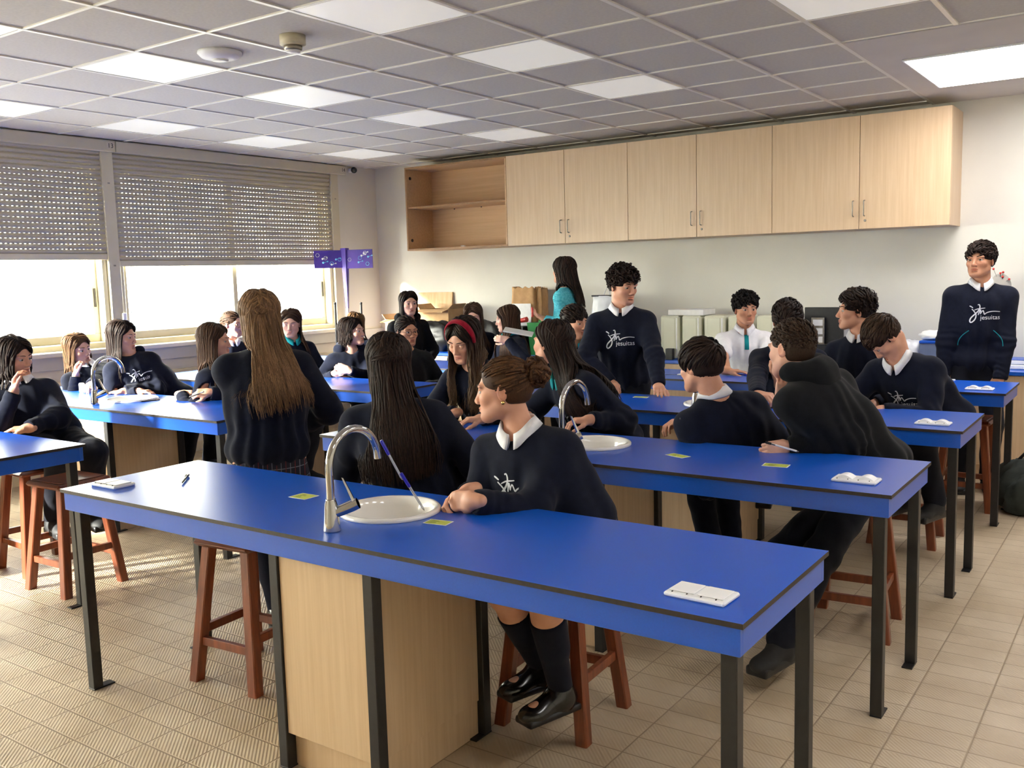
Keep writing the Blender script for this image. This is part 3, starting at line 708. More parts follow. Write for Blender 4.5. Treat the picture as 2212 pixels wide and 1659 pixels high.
p = at(1104, 697, y=7.58); q = at(1138, 690, y=7.56); m = MB(); m.tube([p, p * .5 + q * .5, q], [.020, .020, .026], 16); tag(m.build('red_tube', MAT['red_plastic']), 'red plastic tube lying before the brown paper bag', 'tube'); p[2] = KZ
bpy.data.objects['red_tube'].location = (0, 0, 0)
sb = MB(); a = at(1120, 700, y=7.57); sb.box((a[0] - .10, 7.50, KZ), (a[0] + .10, 7.66, a[2] - .02), .004); tag(sb.build('dark_case', MAT['black_plastic']), 'dark low case under the red plastic tube', 'case')
a, c = at(1132, 697, y=7.54), at(1166, 697, y=7.54); r = empty('green_bin', ((a[0] + c[0]) / 2 + .06, 7.62, KZ), 0, 'green plastic bin on the counter left of the woman in aqua', 'bin'); w = (c[0] - a[0]) / 2 + .02; h = a[2] - KZ
m = MB(); m.hexa([(-w * .8, -.07, 0), (w * .8, -.07, 0), (w * .8, .07, 0), (-w * .8, .07, 0)], [(-w, -.09, h), (w, -.09, h), (w, .09, h), (-w, .09, h)]); m.build('body', MAT['green_plastic'], r); m = MB(); m.tube([(-w * .2, .0, h), (w * .5, .0, h + .03), (w * .9, .0, h)], .022, 12); m.build('lid', MAT['green_plastic'], r)
# plastic sack with yellow print
a, c = at(1268, 640, y=7.72), at(1322, 640, y=7.72); r = empty('plastic_sack', ((a[0] + c[0]) / 2, 7.82, KZ), 0, 'clear plastic sack with yellow contents and a black bar, left of the curly boy', 'sack'); w = (c[0] - a[0]) / 2; h = a[2] - KZ
V = []; n = 36
for j in range(12):
    t = j / 11
    for k in range(n):
        an = 2 * PI * k / n; rr_ = (1 + .06 * math.sin(5 * an + 4 * t) + .05 * math.sin(9 * an - 7 * t)) * (1 - .15 * t); V.append((w * rr_ * math.cos(an) * 1.05, .09 * rr_ * math.sin(an) * (1 - .75 * t ** 3), h * t))
F = [(j * n + k, j * n + (k + 1) % n, (j + 1) * n + (k + 1) % n, (j + 1) * n + k) for j in range(11) for k in range(n)] + [tuple(range(n - 1, -1, -1)), tuple(11 * n + k for k in range(n))]
zz = [V[f[0]][2] / h for f in F]; mesh_obj('bag', V, F, [MAT['bag_film'], MAT['yellow_plastic']], [1 if .26 < z < .55 else 0 for z in zz], True, r)
m = MB(); m.tube([(-w * 1.0, -.01, h), (w * .9, -.01, h)], .008, 8); m.build('bar', MAT['black_plastic'], r)
m = MB(); m.tube([(-w * .1, 0, h), (w * .25, 0, h + .09), (w * .45, 0, h)], .004, 6); m.build('handle', MAT['bag_film'], r)
obox('yellow_tub', 'yellow tub half hidden between the fringe boy and the curly boy', 'tub', 1282, 1312, 712, 7.52, .12, KZ, MAT['yellow_plastic'], .01)
# cream file boxes and a flat white box on them
for k, (u0, u1) in enumerate(((1426, 1467), (1472, 1514), (1520, 1566), (1572, 1612), (1634, 1676))):
    y = 7.56; a, c = at(u0, 682, y=y), at(u1, 682, y=y); x0, x1, zt = a[0], c[0], a[2]
    r = empty('file_box', ((x0 + x1) / 2, y + .15, KZ), 0, ('cream plastic box leftmost of the row behind the curly boy', 'cream plastic box second of the row, under the white box', 'cream plastic box third of the row, under the end of the white box', 'cream plastic box just left of the boy in white polo', 'cream plastic box just right of the boy in white polo')[k], 'box', 'cream boxes on the counter'); w = (x1 - x0) / 2; h = zt - KZ
    MB().box((-w, -.15, 0), (w, .15, h), .014).build('body', MAT['cream_plastic'], r); MB().box((-w * .62, -.154, .03), (w * .55, -.150, h - .02), .002).build('front_panel', MAT['cream_plastic'], r); MB().box((w * .66, -.153, .03), (w * .78, -.1505, h - .02), .001).build('ridge', MAT['paper_white'], r)
a, c = at(1443, 669, y=7.57), at(1515, 669, y=7.57); zt = at(1443, 669, y=7.57)[2]; zb = at(1470, 682, y=7.56)[2] + .002
tag(MB().box((a[0], 7.57, zb), (c[0] + .02, 7.83, zt), .003).build('white_box', MAT['paper_white']), 'flat white box lying on top of the cream boxes', 'box')
obox('black_device', 'small black device on the counter right of the curly boy', 'device', 1437, 1452, 753, 7.50, .05, KZ, MAT['black_plastic'])
# black panel with a framed strip of samples
a, c = at(1738, 664, y=7.97), at(1822, 664, y=7.97); tag(MB().box((a[0], 7.97, KZ), (c[0], 8.0, a[2]), .004).build('black_display_board', MAT['black_plastic']), 'black display board standing on the counter behind the smiling boy', 'board')
p0, p1 = at(1758, 738, y=7.9), at(1764, 681, y=7.92); dz = p1[2] - p0[2]; r = empty('sample_strip', (p0[0], 7.94, p0[2] - .02), 0, 'silver strip with three white windows before the black panel', 'strip')
MB().box((-.035, -.006, -.02), (.075, .006, dz), .002).build('frame', MAT['steel_dull'], r)
for k in range(3): MB().box((-.02, -.009, .01 + k * dz / 3.1), (.062, -.0061, .01 + k * dz / 3.1 + dz * .23), .001).build('window', MAT['paper_white'], r)
tag(MB().box((p0[0] - .09, 7.86, KZ), (p0[0] + .13, 7.96, p0[2] - .021), .004).build('black_stand', MAT['black_plastic']), 'low black stand carrying the silver sample strip', 'stand')
# blue-lidded tub and white cloths
a, c = at(1986, 736, y=7.60), at(2046, 736, y=7.60); r = empty('storage_tub', ((a[0] + c[0]) / 2, 7.72, KZ), 0, 'clear storage tub with blue lid and base, left of the standing boy', 'tub'); w = (c[0] - a[0]) / 2; h = a[2] - KZ
MB().hexa([(-w * .92, -.11, .03), (w * .92, -.11, .03), (w * .92, .11, .03), (-w * .92, .11, .03)], [(-w, -.12, h - .02), (w, -.12, h - .02), (w, .12, h - .02), (-w, .12, h - .02)]).build('body', MAT['tub_clear'], r); MB().box((-w * 1.02, -.125, h - .02), (w * 1.02, .125, h), .004).build('lid', MAT['blue_laminate'], r); MB().box((-w * .94, -.115, 0), (w * .94, .115, .03), .004).build('base', MAT['blue_laminate'], r)
def crumple(name, label, cat, c, r3, mt, seed):
    rg = np.random.default_rng(seed); m = MB(); m.ball((0, 0, 0), 1.0, 40); V = np.array(m.v); K = rg.normal(size=(9, 3)) * 3.2; ph = rg.uniform(0, 6, 9)
    f = 1 + .07 * np.sum([np.abs(np.sin(V @ K[i] + ph[i])) - .6 for i in range(9)], 0); V = V * f[:, None] * np.array(r3); V[:, 2] = np.maximum(V[:, 2], -r3[2] * .72)
    o = mesh_obj(name, V + np.array(c), m.f, mt, None, True); return tag(o, label, cat)
a = at(1958, 748, y=7.66); crumple('plastic_bag', 'crumpled white bag on the counter left of the clear storage tub', 'bag', (a[0], 7.70, KZ + .085), (.13, .10, .118), MAT['bag_film'], 3)
a = at(2012, 728, y=7.70); crumple('white_cloth', 'crumpled white cloth on the blue lid of the storage tub', 'cloth', (a[0] + .02, 7.72, KZ + h + .032), (.11, .08, .042), MAT['white_cloth'], 5)
a, c = at(2180, 776, y=7.62), at(2262, 776, y=7.62); r = empty('white_tray', ((a[0] + c[0]) / 2, 7.72, KZ), 0, 'white tray with a blue rim on the counter at the right edge', 'tray'); w = (c[0] - a[0]) / 2; h = a[2] - KZ
MB().box((-w, -.1, 0), (w, .1, h * .45), .006).build('lower', MAT['paper_white'], r); MB().box((-w * .98, -.098, h * .46), (w * .98, .098, h * .93), .006).build('upper', MAT['white_plastic'], r); MB().box((-w * .99, -.099, h * .931), (w * .99, .099, h), .002).build('rim', MAT['blue_laminate'], r)
# grey model with red-headed pins
a = at(2160, 640, y=7.95); r = empty('pin_model', (a[0], 7.96, KZ), 0, 'grey rounded model stuck with red-headed pins behind the standing boy', 'model'); zc = at(2158, 605, y=7.95)[2] - KZ
m = MB(); m.tube([(0, 0, .01), (0, 0, zc - .08)], .015, 12); m.build('post', MAT['steel_dull'], r); m = MB(); m.lathe([(.08, 0), (.08, .01), (.02, .016)], n=24); m.build('foot', MAT['black_plastic'], r); m = MB(); m.ball((0, 0, zc - .05), (.075, .03, .10), 24); m.build('core', MAT['grey_card'], r)
for (u, v) in ((2146, 581), (2161, 590), (2167, 588), (2166, 598), (2180, 603)):
    q = at(u, v, y=7.93) - np.array([a[0], 7.96, KZ]); m = MB(); m.ball(q, .0085, 12); pn = m.build('pin_head', MAT['red_plastic'], r); m = MB(); m.tube([q, q * .45 + np.array([0, 0, zc - .04]) * .55], .0018, 6); m.build('pin', MAT['steel_dull'], r)
# dark jackets heaped on the counter
a = at(930, 700, y=7.6); crumple('dark_jacket', 'black jacket heaped on the counter beside the girl in black jacket', 'jacket', (a[0], 7.66, KZ + .13), (.30, .12, .18), MAT['black_plastic'], 8)
a = at(1040, 690, y=7.62); crumple('dark_bag', 'black bag on the counter behind the girl with fingers at her brow', 'bag', (a[0], 7.68, KZ + .14), (.26, .12, .19), MAT['black_plastic'], 12)
# backpack on the floor
r = empty('backpack', (-.68, 6.66, 0), .3, 'dark backpack on the floor at the right edge', 'backpack')
crumple('sack', None, None, (0, 0, .14), (.20, .17, .195), MAT['backpack_cloth'], 21).parent = r
crumple('front_pocket', None, None, (-.02, -.15, .11), (.14, .075, .14), MAT['backpack_cloth'], 23).parent = r
m = MB(); m.tube([(-.06, .02, .32), (-.03, .0, .365), (.03, .0, .365), (.06, .02, .32)], .010, 8); m.build('handle', MAT['black_plastic'], r)

# cards on the tables
def card(label, x, y, rz, w=.085, d=.052):
    r = empty('card', (x, y, TZ), rz, label, 'card', 'yellow-green cards on the tables')
    MB().box((-w / 2, -d / 2, .0002), (w / 2, d / 2, .0010)).build('sheet', MAT['paper_white'], r); MB().box((-w / 2 + .004, -d / 2 + .004, .0010), (w / 2 - .004, d / 2 - .004, .0012)).build('colour_field', MAT['card_green'], r)
    m = MB()
    for k in range(4): m.box((-w * .30, -d * .24 + k * d * .15, .0012), (-w * .30 + w * (.30, .22, .34, .26)[k], -d * .24 + k * d * .15 + d * .05, .00125))
    tag(m.build('print', MAT['ink_dark'], r), kind='stuff')
card('yellow-green card left of the nearest faucet', -2.515, 2.265, .0, .085, .07); card('yellow-green card under the folded hands of the girl with the bun', -1.86, 2.225, .15)
card('yellow-green card between the second sink and the boy in black hoodie', -1.655, 3.55, -.35, .10, .052); card('yellow-green card before the fist holding the white pen', -1.235, 3.545, .1, .10, .06); card('pale card by the hands of the standing curly-haired boy', -2.64, 5.14, .2, .09, .055)

def pen(name, label, p0, p1, kind='clear', L=None):
    """p0 = cap or button end, p1 = writing tip"""
    p0, p1 = np.array(p0, float), np.array(p1, float); d = p1 - p0; L = np.linalg.norm(d); d /= L
    r = empty(name, tuple(p0), 0, label, 'pen'); g = lambda t: d * t * L
    bm = {'clear': 'pen_clear', 'white': 'white_plastic', 'dark': 'black_plastic', 'blue': 'pen_blue'}[kind]; cm = {'clear': 'pen_blue', 'white': 'black_plastic', 'dark': 'steel_dull', 'blue': 'pen_blue'}[kind]
    m = MB(); m.tube([g(.16), g(.93)], .0042, 6, sm=False); m.build('barrel', MAT[bm], r)
    m = MB(); m.tube([g(0), g(.02), g(.36 if kind == 'clear' else .18)], [.0042, .0056, .0052], 12); m.build('cap', MAT[cm], r)
    u = nrm2(np.cross(d, np.array([.3, .2, 1.0]))); m = MB(); m.hexa([g(.03) + u * .005 - .002 * np.cross(d, u), g(.03) + u * .009 - .002 * np.cross(d, u), g(.03) + u * .009 + .002 * np.cross(d, u), g(.03) + u * .005 + .002 * np.cross(d, u)], [g(.30) + u * .006 - .0016 * np.cross(d, u), g(.30) + u * .008 - .0016 * np.cross(d, u), g(.30) + u * .008 + .0016 * np.cross(d, u), g(.30) + u * .006 + .0016 * np.cross(d, u)]); m.build('clip', MAT[cm], r)
    m = MB(); m.tube([g(.93), g(.985), g(1.0)], [.0040, .0018, .0006], 10); m.build('tip', MAT['steel_dull'] if kind != 'blue' else MAT['pen_blue'], r)
    return r
zt = TZ + .0062
pen('pen', 'dark pen lying on the left half of the nearest table', (-3.205, 2.285, zt), (-3.095, 2.175, zt), 'dark')
A_, B_, C_ = at(823, 951, y=2.185), at(870, 1037, y=2.235), at(917, 1103, y=2.30)
pen('pen', 'clear pen with blue cap hanging from the spout of the nearest faucet', A_, B_); pen('pen', 'clear pen with blue cap standing in the nearest sink, clipped to another', at(866, 1022, y=2.228), C_)
a = at(302, 868, z=zt); pen('pen', 'dark pen beside the sink of the girl in printed hoodie', at(345, 863, z=zt), a, 'dark')
pen('pen', 'blue pen lying before the boy in white polo', at(1612, 810, z=zt), at(1583, 807, z=zt), 'blue')
c_ = MB().box((0, 0, 0), (.075, .05, .010), .003).build('tag_card', MAT['paper_white']); a = at(1462, 811, z=TZ); c_.location = (a[0], a[1], TZ + .0005); tag(c_, 'small white tag on the table behind the bowl-cut boy', 'tag')
m = MB(); m.tube([(0, .02, .005), (-.05, .0, .004), (-.09, -.02, .003)], .0016, 6); m.build('cord', MAT['black_plastic'], c_)
a = at(178, 848, z=TZ); e_ = MB().box((-.02, -.012, 0), (.02, .012, .07), .006, R=rx(.0) if 'rx' in globals() else None).build('eraser', MAT['white_plastic']); e_.location = (a[0], a[1], TZ + .001); e_.rotation_euler = (0, 0, .5); tag(e_, 'white block standing by the hand of the girl with sunlit hair', 'eraser')
# ================================================================== people
def nrm(v):
    v = np.asarray(v, float); return v / (np.linalg.norm(v) + 1e-12)
def frame(y, z):
    """right-handed frame whose columns are x, y, z; y kept, z made square to it"""
    y = nrm(y); z = np.asarray(z, float); z = nrm(z - y * (z @ y)); x = np.cross(y, z)
    return np.stack([x, y, z], 1)
def rx(a): c, s = math.cos(a), math.sin(a); return np.array([[1, 0, 0], [0, c, -s], [0, s, c]])
def ry(a): c, s = math.cos(a), math.sin(a); return np.array([[c, 0, s], [0, 1, 0], [-s, 0, c]])
def rz(a): c, s = math.cos(a), math.sin(a); return np.array([[c, -s, 0], [s, c, 0], [0, 0, 1]])

class SDF:
    """a smooth blend of ellipsoids, tapered capsules and rounded boxes"""
    def __init__(s): s.p = []; s.post = None
    def ell(s, c, r, R=None, k=.02, op='u'):
        s.p.append(('e', np.array(c, float), np.array(r, float), np.eye(3) if R is None else np.array(R, float), k, op, float(max(r)))); return s
    def cap(s, a, b, ra, rb, k=.02, op='u'):
        a = np.array(a, float); b = np.array(b, float)
        s.p.append(('c', (a + b) / 2, (a, b, ra, rb), None, k, op, float(np.linalg.norm(b - a) / 2 + max(ra, rb)))); return s
    def box(s, c, h, r, R=None, k=.01, op='u'):
        s.p.append(('b', np.array(c, float), (np.array(h, float), r), np.eye(3) if R is None else np.array(R, float), k, op, float(np.linalg.norm(h) + r))); return s
    def bounds(s, pad=.03):
        lo = np.array([1e9] * 3); hi = -lo
        for q in s.p:
            if q[5] != 'u': continue
            if q[0] == 'e': e = np.abs(q[3]) @ q[2]
            elif q[0] == 'c':
                a, b, ra, rb = q[2]; lo = np.minimum(lo, np.minimum(a - ra, b - rb)); hi = np.maximum(hi, np.maximum(a + ra, b + rb)); continue
            else: e = np.abs(q[3]) @ (q[2][0] + q[2][1])
            lo = np.minimum(lo, q[1] - e); hi = np.maximum(hi, q[1] + e)
        return lo - pad, hi + pad
    def ev(s, P, band=.10):
        d = np.full(len(P), .3)
        cs = np.array([q[1] for q in s.p]); rs = np.array([q[6] for q in s.p]) + band
        if len(P) < 1500: s._acc(P, d, np.arange(len(P)), range(len(s.p)), band)
        else:
            c = np.floor(P / .08).astype(np.int64); key = (c[:, 0] + 5000) * 100000000 + (c[:, 1] + 5000) * 10000 + c[:, 2] + 5000
            o = np.argsort(key, kind='stable'); ks = key[o]; cut = np.concatenate([[0], np.nonzero(np.diff(ks))[0] + 1, [len(o)]])
            for i in range(len(cut) - 1):
                ix = o[cut[i]:cut[i + 1]]; m = (c[ix[0]] + .5) * .08
                near = np.nonzero(((cs - m) ** 2).sum(1) < (rs + .07) ** 2)[0]
                if len(near): s._acc(P, d, ix, near, band)
        if s.post is not None: d = s.post(P, d)
        return d
    def _acc(s, P, D, ix, which, band):
        Q = P[ix]; d = D[ix]
        for w_ in which:
            t, c, a, R, k, op, rad = s.p[w_]
            v = Q - c
            if t == 'e':
                q = v @ R; k0 = np.sqrt(((q / a) ** 2).sum(1)); k1 = np.sqrt(((q / (a * a)) ** 2).sum(1)); x = k0 * (k0 - 1) / (k1 + 1e-9)
            elif t == 'c':
                A, B, ra, rb = a; ab = B - A; pa = Q - A; h = np.clip(pa @ ab / (ab @ ab + 1e-12), 0, 1)
                w = pa - h[:, None] * ab; x = np.sqrt((w * w).sum(1)) - (ra + h * (rb - ra))
            else:
                h, r = a; q = np.abs(v @ R) - h; x = np.sqrt((np.maximum(q, 0) ** 2).sum(1)) + np.minimum(q.max(1), 0) - r
            if op == 'u':
                w = np.maximum(k - np.abs(d - x), 0) / max(k, 1e-6); d = np.minimum(d, x) - w * w * k * .25
            else:
                x = -x; w = np.maximum(k - np.abs(d - x), 0) / max(k, 1e-6); d = np.maximum(d, x) + w * w * k * .25
        D[ix] = d

def grad(f, P, e=.0012):
    g = np.empty_like(P)
    for a in range(3):
        q = P.copy(); q[:, a] += e; r = P.copy(); r[:, a] -= e; g[:, a] = (f(q) - f(r)) / (2 * e)
    return g
def project(f, P, n=1):
    for _ in range(n):
        d = f(P); g = grad(f, P); gg = np.einsum('ij,ij->i', g, g); st = d / np.maximum(gg, .15)
        P = P - np.clip(st, -.006, .006)[:, None] * g
    return P
CORN = np.array([(x, y, z) for x in (0, 1) for y in (0, 1) for z in (0, 1)])
EDG = [(0, 1), (2, 3), (4, 5), (6, 7), (0, 2), (1, 3), (4, 6), (5, 7), (0, 4), (1, 5), (2, 6), (3, 7)]
def polygonize(f, lo, hi, h):
    B = 8
    nb = np.maximum(1, np.ceil((hi - lo) / (h * B)).astype(int)); n = nb * B + 1
    D = np.full(tuple(n), .3, np.float32)
    gi = np.stack(np.meshgrid(*[np.arange(q) for q in nb], indexing='ij'), -1).reshape(-1, 3)
    cen = lo + (gi + .5) * h * B
    dc = f(cen, band=.25) if True else None
    act = np.abs(dc) < h * B * .87 * 1.35 + .012
    ins = (~act) & (dc < 0)
    loc = np.stack(np.meshgrid(*[np.arange(B + 1)] * 3, indexing='ij'), -1).reshape(-1, 3)
    for b in gi[ins]: D[b[0] * B:b[0] * B + B + 1, b[1] * B:b[1] * B + B + 1, b[2] * B:b[2] * B + B + 1] = -.3
    ga = gi[act]
    for c0 in range(0, len(ga), 400):
        idx = (ga[c0:c0 + 400, None, :] * B + loc[None]).reshape(-1, 3)
        D[idx[:, 0], idx[:, 1], idx[:, 2]] = f(lo + idx * h)
    I = D < 0
    S = np.zeros(tuple(n - 1), np.int8)
    for c in CORN: S += I[c[0]:c[0] + n[0] - 1, c[1]:c[1] + n[1] - 1, c[2]:c[2] + n[2] - 1]
    cells = np.argwhere((S > 0) & (S < 8))
    vid = np.full(tuple(n - 1), -1, np.int32); vid[cells[:, 0], cells[:, 1], cells[:, 2]] = np.arange(len(cells))
    vals = np.stack([D[cells[:, 0] + c[0], cells[:, 1] + c[1], cells[:, 2] + c[2]] for c in CORN], 1)
    acc = np.zeros((len(cells), 3)); cnt = np.zeros(len(cells))
    for (a, b) in EDG:
        va, vb = vals[:, a], vals[:, b]; m = (va < 0) != (vb < 0); t = np.clip(va[m] / (va[m] - vb[m] + 1e-12), 0, 1)
        acc[m] += CORN[a] + t[:, None] * (CORN[b] - CORN[a]); cnt[m] += 1
    V = lo + (cells + acc / cnt[:, None]) * h
    Q = []
    for ax in range(3):
        a1, a2 = (ax + 1) % 3, (ax + 2) % 3
        A = [slice(0, None)] * 3; Bs = [slice(0, None)] * 3; A[ax] = slice(0, -1); Bs[ax] = slice(1, None)
        e = np.argwhere(I[tuple(A)] != I[tuple(Bs)])
        e = e[(e[:, a1] > 0) & (e[:, a2] > 0) & (e[:, a1] < n[a1] - 1) & (e[:, a2] < n[a2] - 1)]
        ia = I[e[:, 0], e[:, 1], e[:, 2]]
        q = []
        for (u, w) in ((-1, -1), (0, -1), (0, 0), (-1, 0)):
            c = e.copy(); c[:, a1] += u; c[:, a2] += w; q.append(vid[c[:, 0], c[:, 1], c[:, 2]])
        q = np.stack(q, 1); q[~ia] = q[~ia][:, ::-1]; Q.append(q[(q >= 0).all(1)])
    return V, np.concatenate(Q)
def subdiv(V, F, sel):
    """split the selected quads in four; neighbours keep the new midpoints as extra corners"""
    E = {}; V = list(map(tuple, V)); out = []
    def mid(a, b):
        k = (a, b) if a < b else (b, a)
        if k not in E: E[k] = len(V); V.append(tuple((np.array(V[a]) + V[b]) / 2))
        return E[k]
    S = [f for f, t in zip(F, sel) if t]
    for f in S:
        n = len(f); c = len(V); V.append(tuple(np.mean([V[i] for i in f], 0))); ms = [mid(f[i], f[(i + 1) % n]) for i in range(n)]
        for i in range(n): out.append((f[i], ms[i], c, ms[i - 1]))
    for f, t in zip(F, sel):
        if t: continue
        g = []
        for i in range(len(f)):
            a, b = f[i], f[(i + 1) % len(f)]; g.append(a); k = (a, b) if a < b else (b, a)
            if k in E: g.append(E[k])
        out.append(tuple(g))
    return np.array(V), out
def sdf_obj(name, sd, h, mats, parent=None, proj=1, fine=None, mi=None, tint=None):
    """fine: list of (centre, radius) where the surface is refined once more"""
    lo, hi = sd.bounds(); V, F = polygonize(sd.ev, lo, hi, h)
    if proj: V = project(sd.ev, V, proj)
    F = [tuple(map(int, q)) for q in F]
    for (c, r) in (fine or []):
        fa = np.array([q[:4] for q in F]); cen = V[fa].mean(1); sel = (np.linalg.norm(cen - c, axis=1) < r) & np.array([len(q) == 4 for q in F])
        V, F = subdiv(V, F, sel); mk = np.linalg.norm(V - c, axis=1) < r + .01
        V[mk] = project(sd.ev, V[mk], 2)
    o = mesh_obj(name, V, F, mats, None, True, parent)
    if tint is not None:
        col = np.ones((len(V), 4), np.float32); col[:, :3] = tint(V)
        a = o.data.attributes.new('tint', 'FLOAT_COLOR', 'POINT'); a.data.foreach_set('color', col.ravel())
    if mi is not None:
        fc = np.array([V[list(q)].mean(0) for q in F]); o.data.polygons.foreach_set('material_index', mi(fc).astype(np.int32)); o.data.update()
    return o

# ---- materials of people
def skin(name, c, c2):
    def f(nt, p):
        at_ = nd(nt, 'ShaderNodeAttribute'); at_.attribute_name = 'tint'
        b = ramp(nt, noise(nt, coords(nt), 26, 3), [(.3, c), (.7, c2)])
        mu = nd(nt, 'ShaderNodeMix', data_type='RGBA', blend_type='MULTIPLY'); mu.inputs[0].default_value = 1
        nt.links.new(b, mu.inputs[6]); nt.links.new(at_.outputs['Color'], mu.inputs[7]); nt.links.new(mu.outputs[2], p.inputs['Base Color'])
    return mat(name, c, .5, spec=.35, build=f)
SK = {'light': skin('skin_light', (226, 178, 156), (218, 168, 146)), 'mid': skin('skin_mid', (212, 160, 134), (204, 150, 124)), 'tan': skin('skin_tan', (196, 144, 116), (188, 134, 106))}
def cloth(name, c, c2, sc=500, st=.25): return mat(name, c, .9, spec=.15, build=noisy(c, c2, 40, st, sc), **{'Sheen Weight': .05, 'Sheen Roughness': .5})
cloth('navy_fleece', (13, 17, 32), (19, 23, 40)); cloth('black_fleece', (12, 13, 16), (18, 19, 23)); cloth('dark_cloth', (16, 18, 28), (22, 24, 34)); cloth('sock_navy', (17, 19, 34), (23, 25, 40))
cloth('polo_white', (232, 232, 236), (240, 240, 243)); cloth('polo_teal', (20, 128, 136), (26, 138, 146)); cloth('band_red', (120, 14, 36), (150, 22, 46), 300)
def knit(nt, p):
    nt.links.new(ramp(nt, noise(nt, coords(nt), 60, 2), [(.3, (70, 178, 200)), (.7, (112, 210, 226))]), p.inputs['Base Color'])
    w = nd(nt, 'ShaderNodeTexWave', wave_type='BANDS', bands_direction='Z'); w.inputs['Scale'].default_value = 34; w.inputs['Distortion'].default_value = 3
    nt.links.new(coords(nt), w.inputs['Vector']); bump(nt, p, w.outputs['Fac'], .8, .004)
mat('aqua_knit', (90, 195, 214), .9, spec=.1, build=knit)
def plaid(nt, p):
    tc = nd(nt, 'ShaderNodeTexCoord'); sx = nd(nt, 'ShaderNodeSeparateXYZ'); nt.links.new(tc.outputs['Object'], sx.inputs[0])
    ang = mth(nt, 'MULTIPLY', mth(nt, 'ADD', sx.outputs[0], sx.outputs[1]), 1.0)
    l1 = mth(nt, 'LESS_THAN', mth(nt, 'FRACT', mth(nt, 'DIVIDE', ang, .055)), .07); l2 = mth(nt, 'LESS_THAN', mth(nt, 'FRACT', mth(nt, 'DIVIDE', sx.outputs[2], .05)), .07)
    l3 = mth(nt, 'LESS_THAN', mth(nt, 'FRACT', mth(nt, 'ADD', mth(nt, 'DIVIDE', ang, .055), .5)), .09)
    m1 = nd(nt, 'ShaderNodeMix', data_type='RGBA'); m1.inputs[6].default_value = (*s2l((20, 22, 38)), 1); m1.inputs[7].default_value = (*s2l((110, 116, 130)), 1)
    nt.links.new(mth(nt, 'MAXIMUM', l1, l2), m1.inputs[0])
    m2 = nd(nt, 'ShaderNodeMix', data_type='RGBA'); m2.inputs[7].default_value = (*s2l((96, 36, 40)), 1)
    nt.links.new(l3, m2.inputs[0]); nt.links.new(m1.outputs[2], m2.inputs[6]); nt.links.new(m2.outputs[2], p.inputs['Base Color'])
mat('kilt_plaid', (22, 24, 40), .9, build=plaid)
mat('shoe_black', (18, 17, 18), .22, spec=.5, coat=.3, build=noisy((15, 14, 15), (24, 23, 24), 30)); mat('trainer_black', (22, 22, 24), .7, build=noisy((18, 18, 20), (30, 30, 32), 40))
mat('print_white', (222, 224, 230), .7, build=noisy((216, 218, 224), (228, 230, 236), 80))
mat('eye_ball', (222, 216, 210), .12, build=lambda nt, p: nt.links.new(nd(nt, 'ShaderNodeAttribute', attribute_name='tint').outputs['Color'], p.inputs['Base Color']))
mat('gold', (214, 180, 110), .25, 1.0, build=noisy((206, 172, 102), (220, 188, 120), 20)); mat('tortoise', (70, 44, 26), .25, build=noisy((54, 32, 18), (92, 60, 36), 60))
def hair_mat(name, c1, c2, tip=None):
    def f(nt, p):
        a = nd(nt, 'ShaderNodeAttribute'); a.attribute_name = 'lock'; sp = nd(nt, 'ShaderNodeSeparateColor'); nt.links.new(a.outputs['Color'], sp.inputs[0])
        b = ramp(nt, sp.outputs[0], [(0, c1), (1, c2)])
        if tip:
            mx = nd(nt, 'ShaderNodeMix', data_type='RGBA'); mr = nd(nt, 'ShaderNodeMapRange'); mr.inputs[1].default_value = .45; mr.inputs[2].default_value = 1
            nt.links.new(sp.outputs[1], mr.inputs[0]); nt.links.new(mr.outputs[0], mx.inputs[0]); nt.links.new(b, mx.inputs[6]); mx.inputs[7].default_value = (*s2l(tip), 1); b = mx.outputs[2]
        st = noise(nt, coords(nt, 'Object', (1, 1, .12)), 420, 2, .6)
        mu = nd(nt, 'ShaderNodeMix', data_type='RGBA', blend_type='MULTIPLY'); mu.inputs[0].default_value = 1
        nt.links.new(b, mu.inputs[6]); nt.links.new(ramp(nt, st, [(.3, (190, 190, 190)), (.7, (255, 255, 255))]), mu.inputs[7])
        nt.links.new(mu.outputs[2], p.inputs['Base Color']); bump(nt, p, st, .5, .0015)
    return mat(name, c1, .55, spec=.14, build=f)
HM = {'dark': hair_mat('hair_dark', (28, 20, 17), (54, 38, 31)), 'black': hair_mat('hair_black', (18, 15, 15), (36, 29, 28)), 'brown': hair_mat('hair_brown', (52, 36, 26), (88, 62, 46)),
      'midbrown': hair_mat('hair_mid_brown', (82, 58, 38), (124, 90, 60)), 'blonde': hair_mat('hair_blonde', (104, 78, 56), (152, 118, 86)), 'balayage': hair_mat('hair_balayage', (30, 22, 18), (58, 42, 33), (126, 100, 76)),
      'bunbrown': hair_mat('hair_bun_brown', (56, 37, 25), (106, 72, 46)), 'shortbrown': hair_mat('hair_short_brown', (46, 33, 24), (74, 54, 40))}

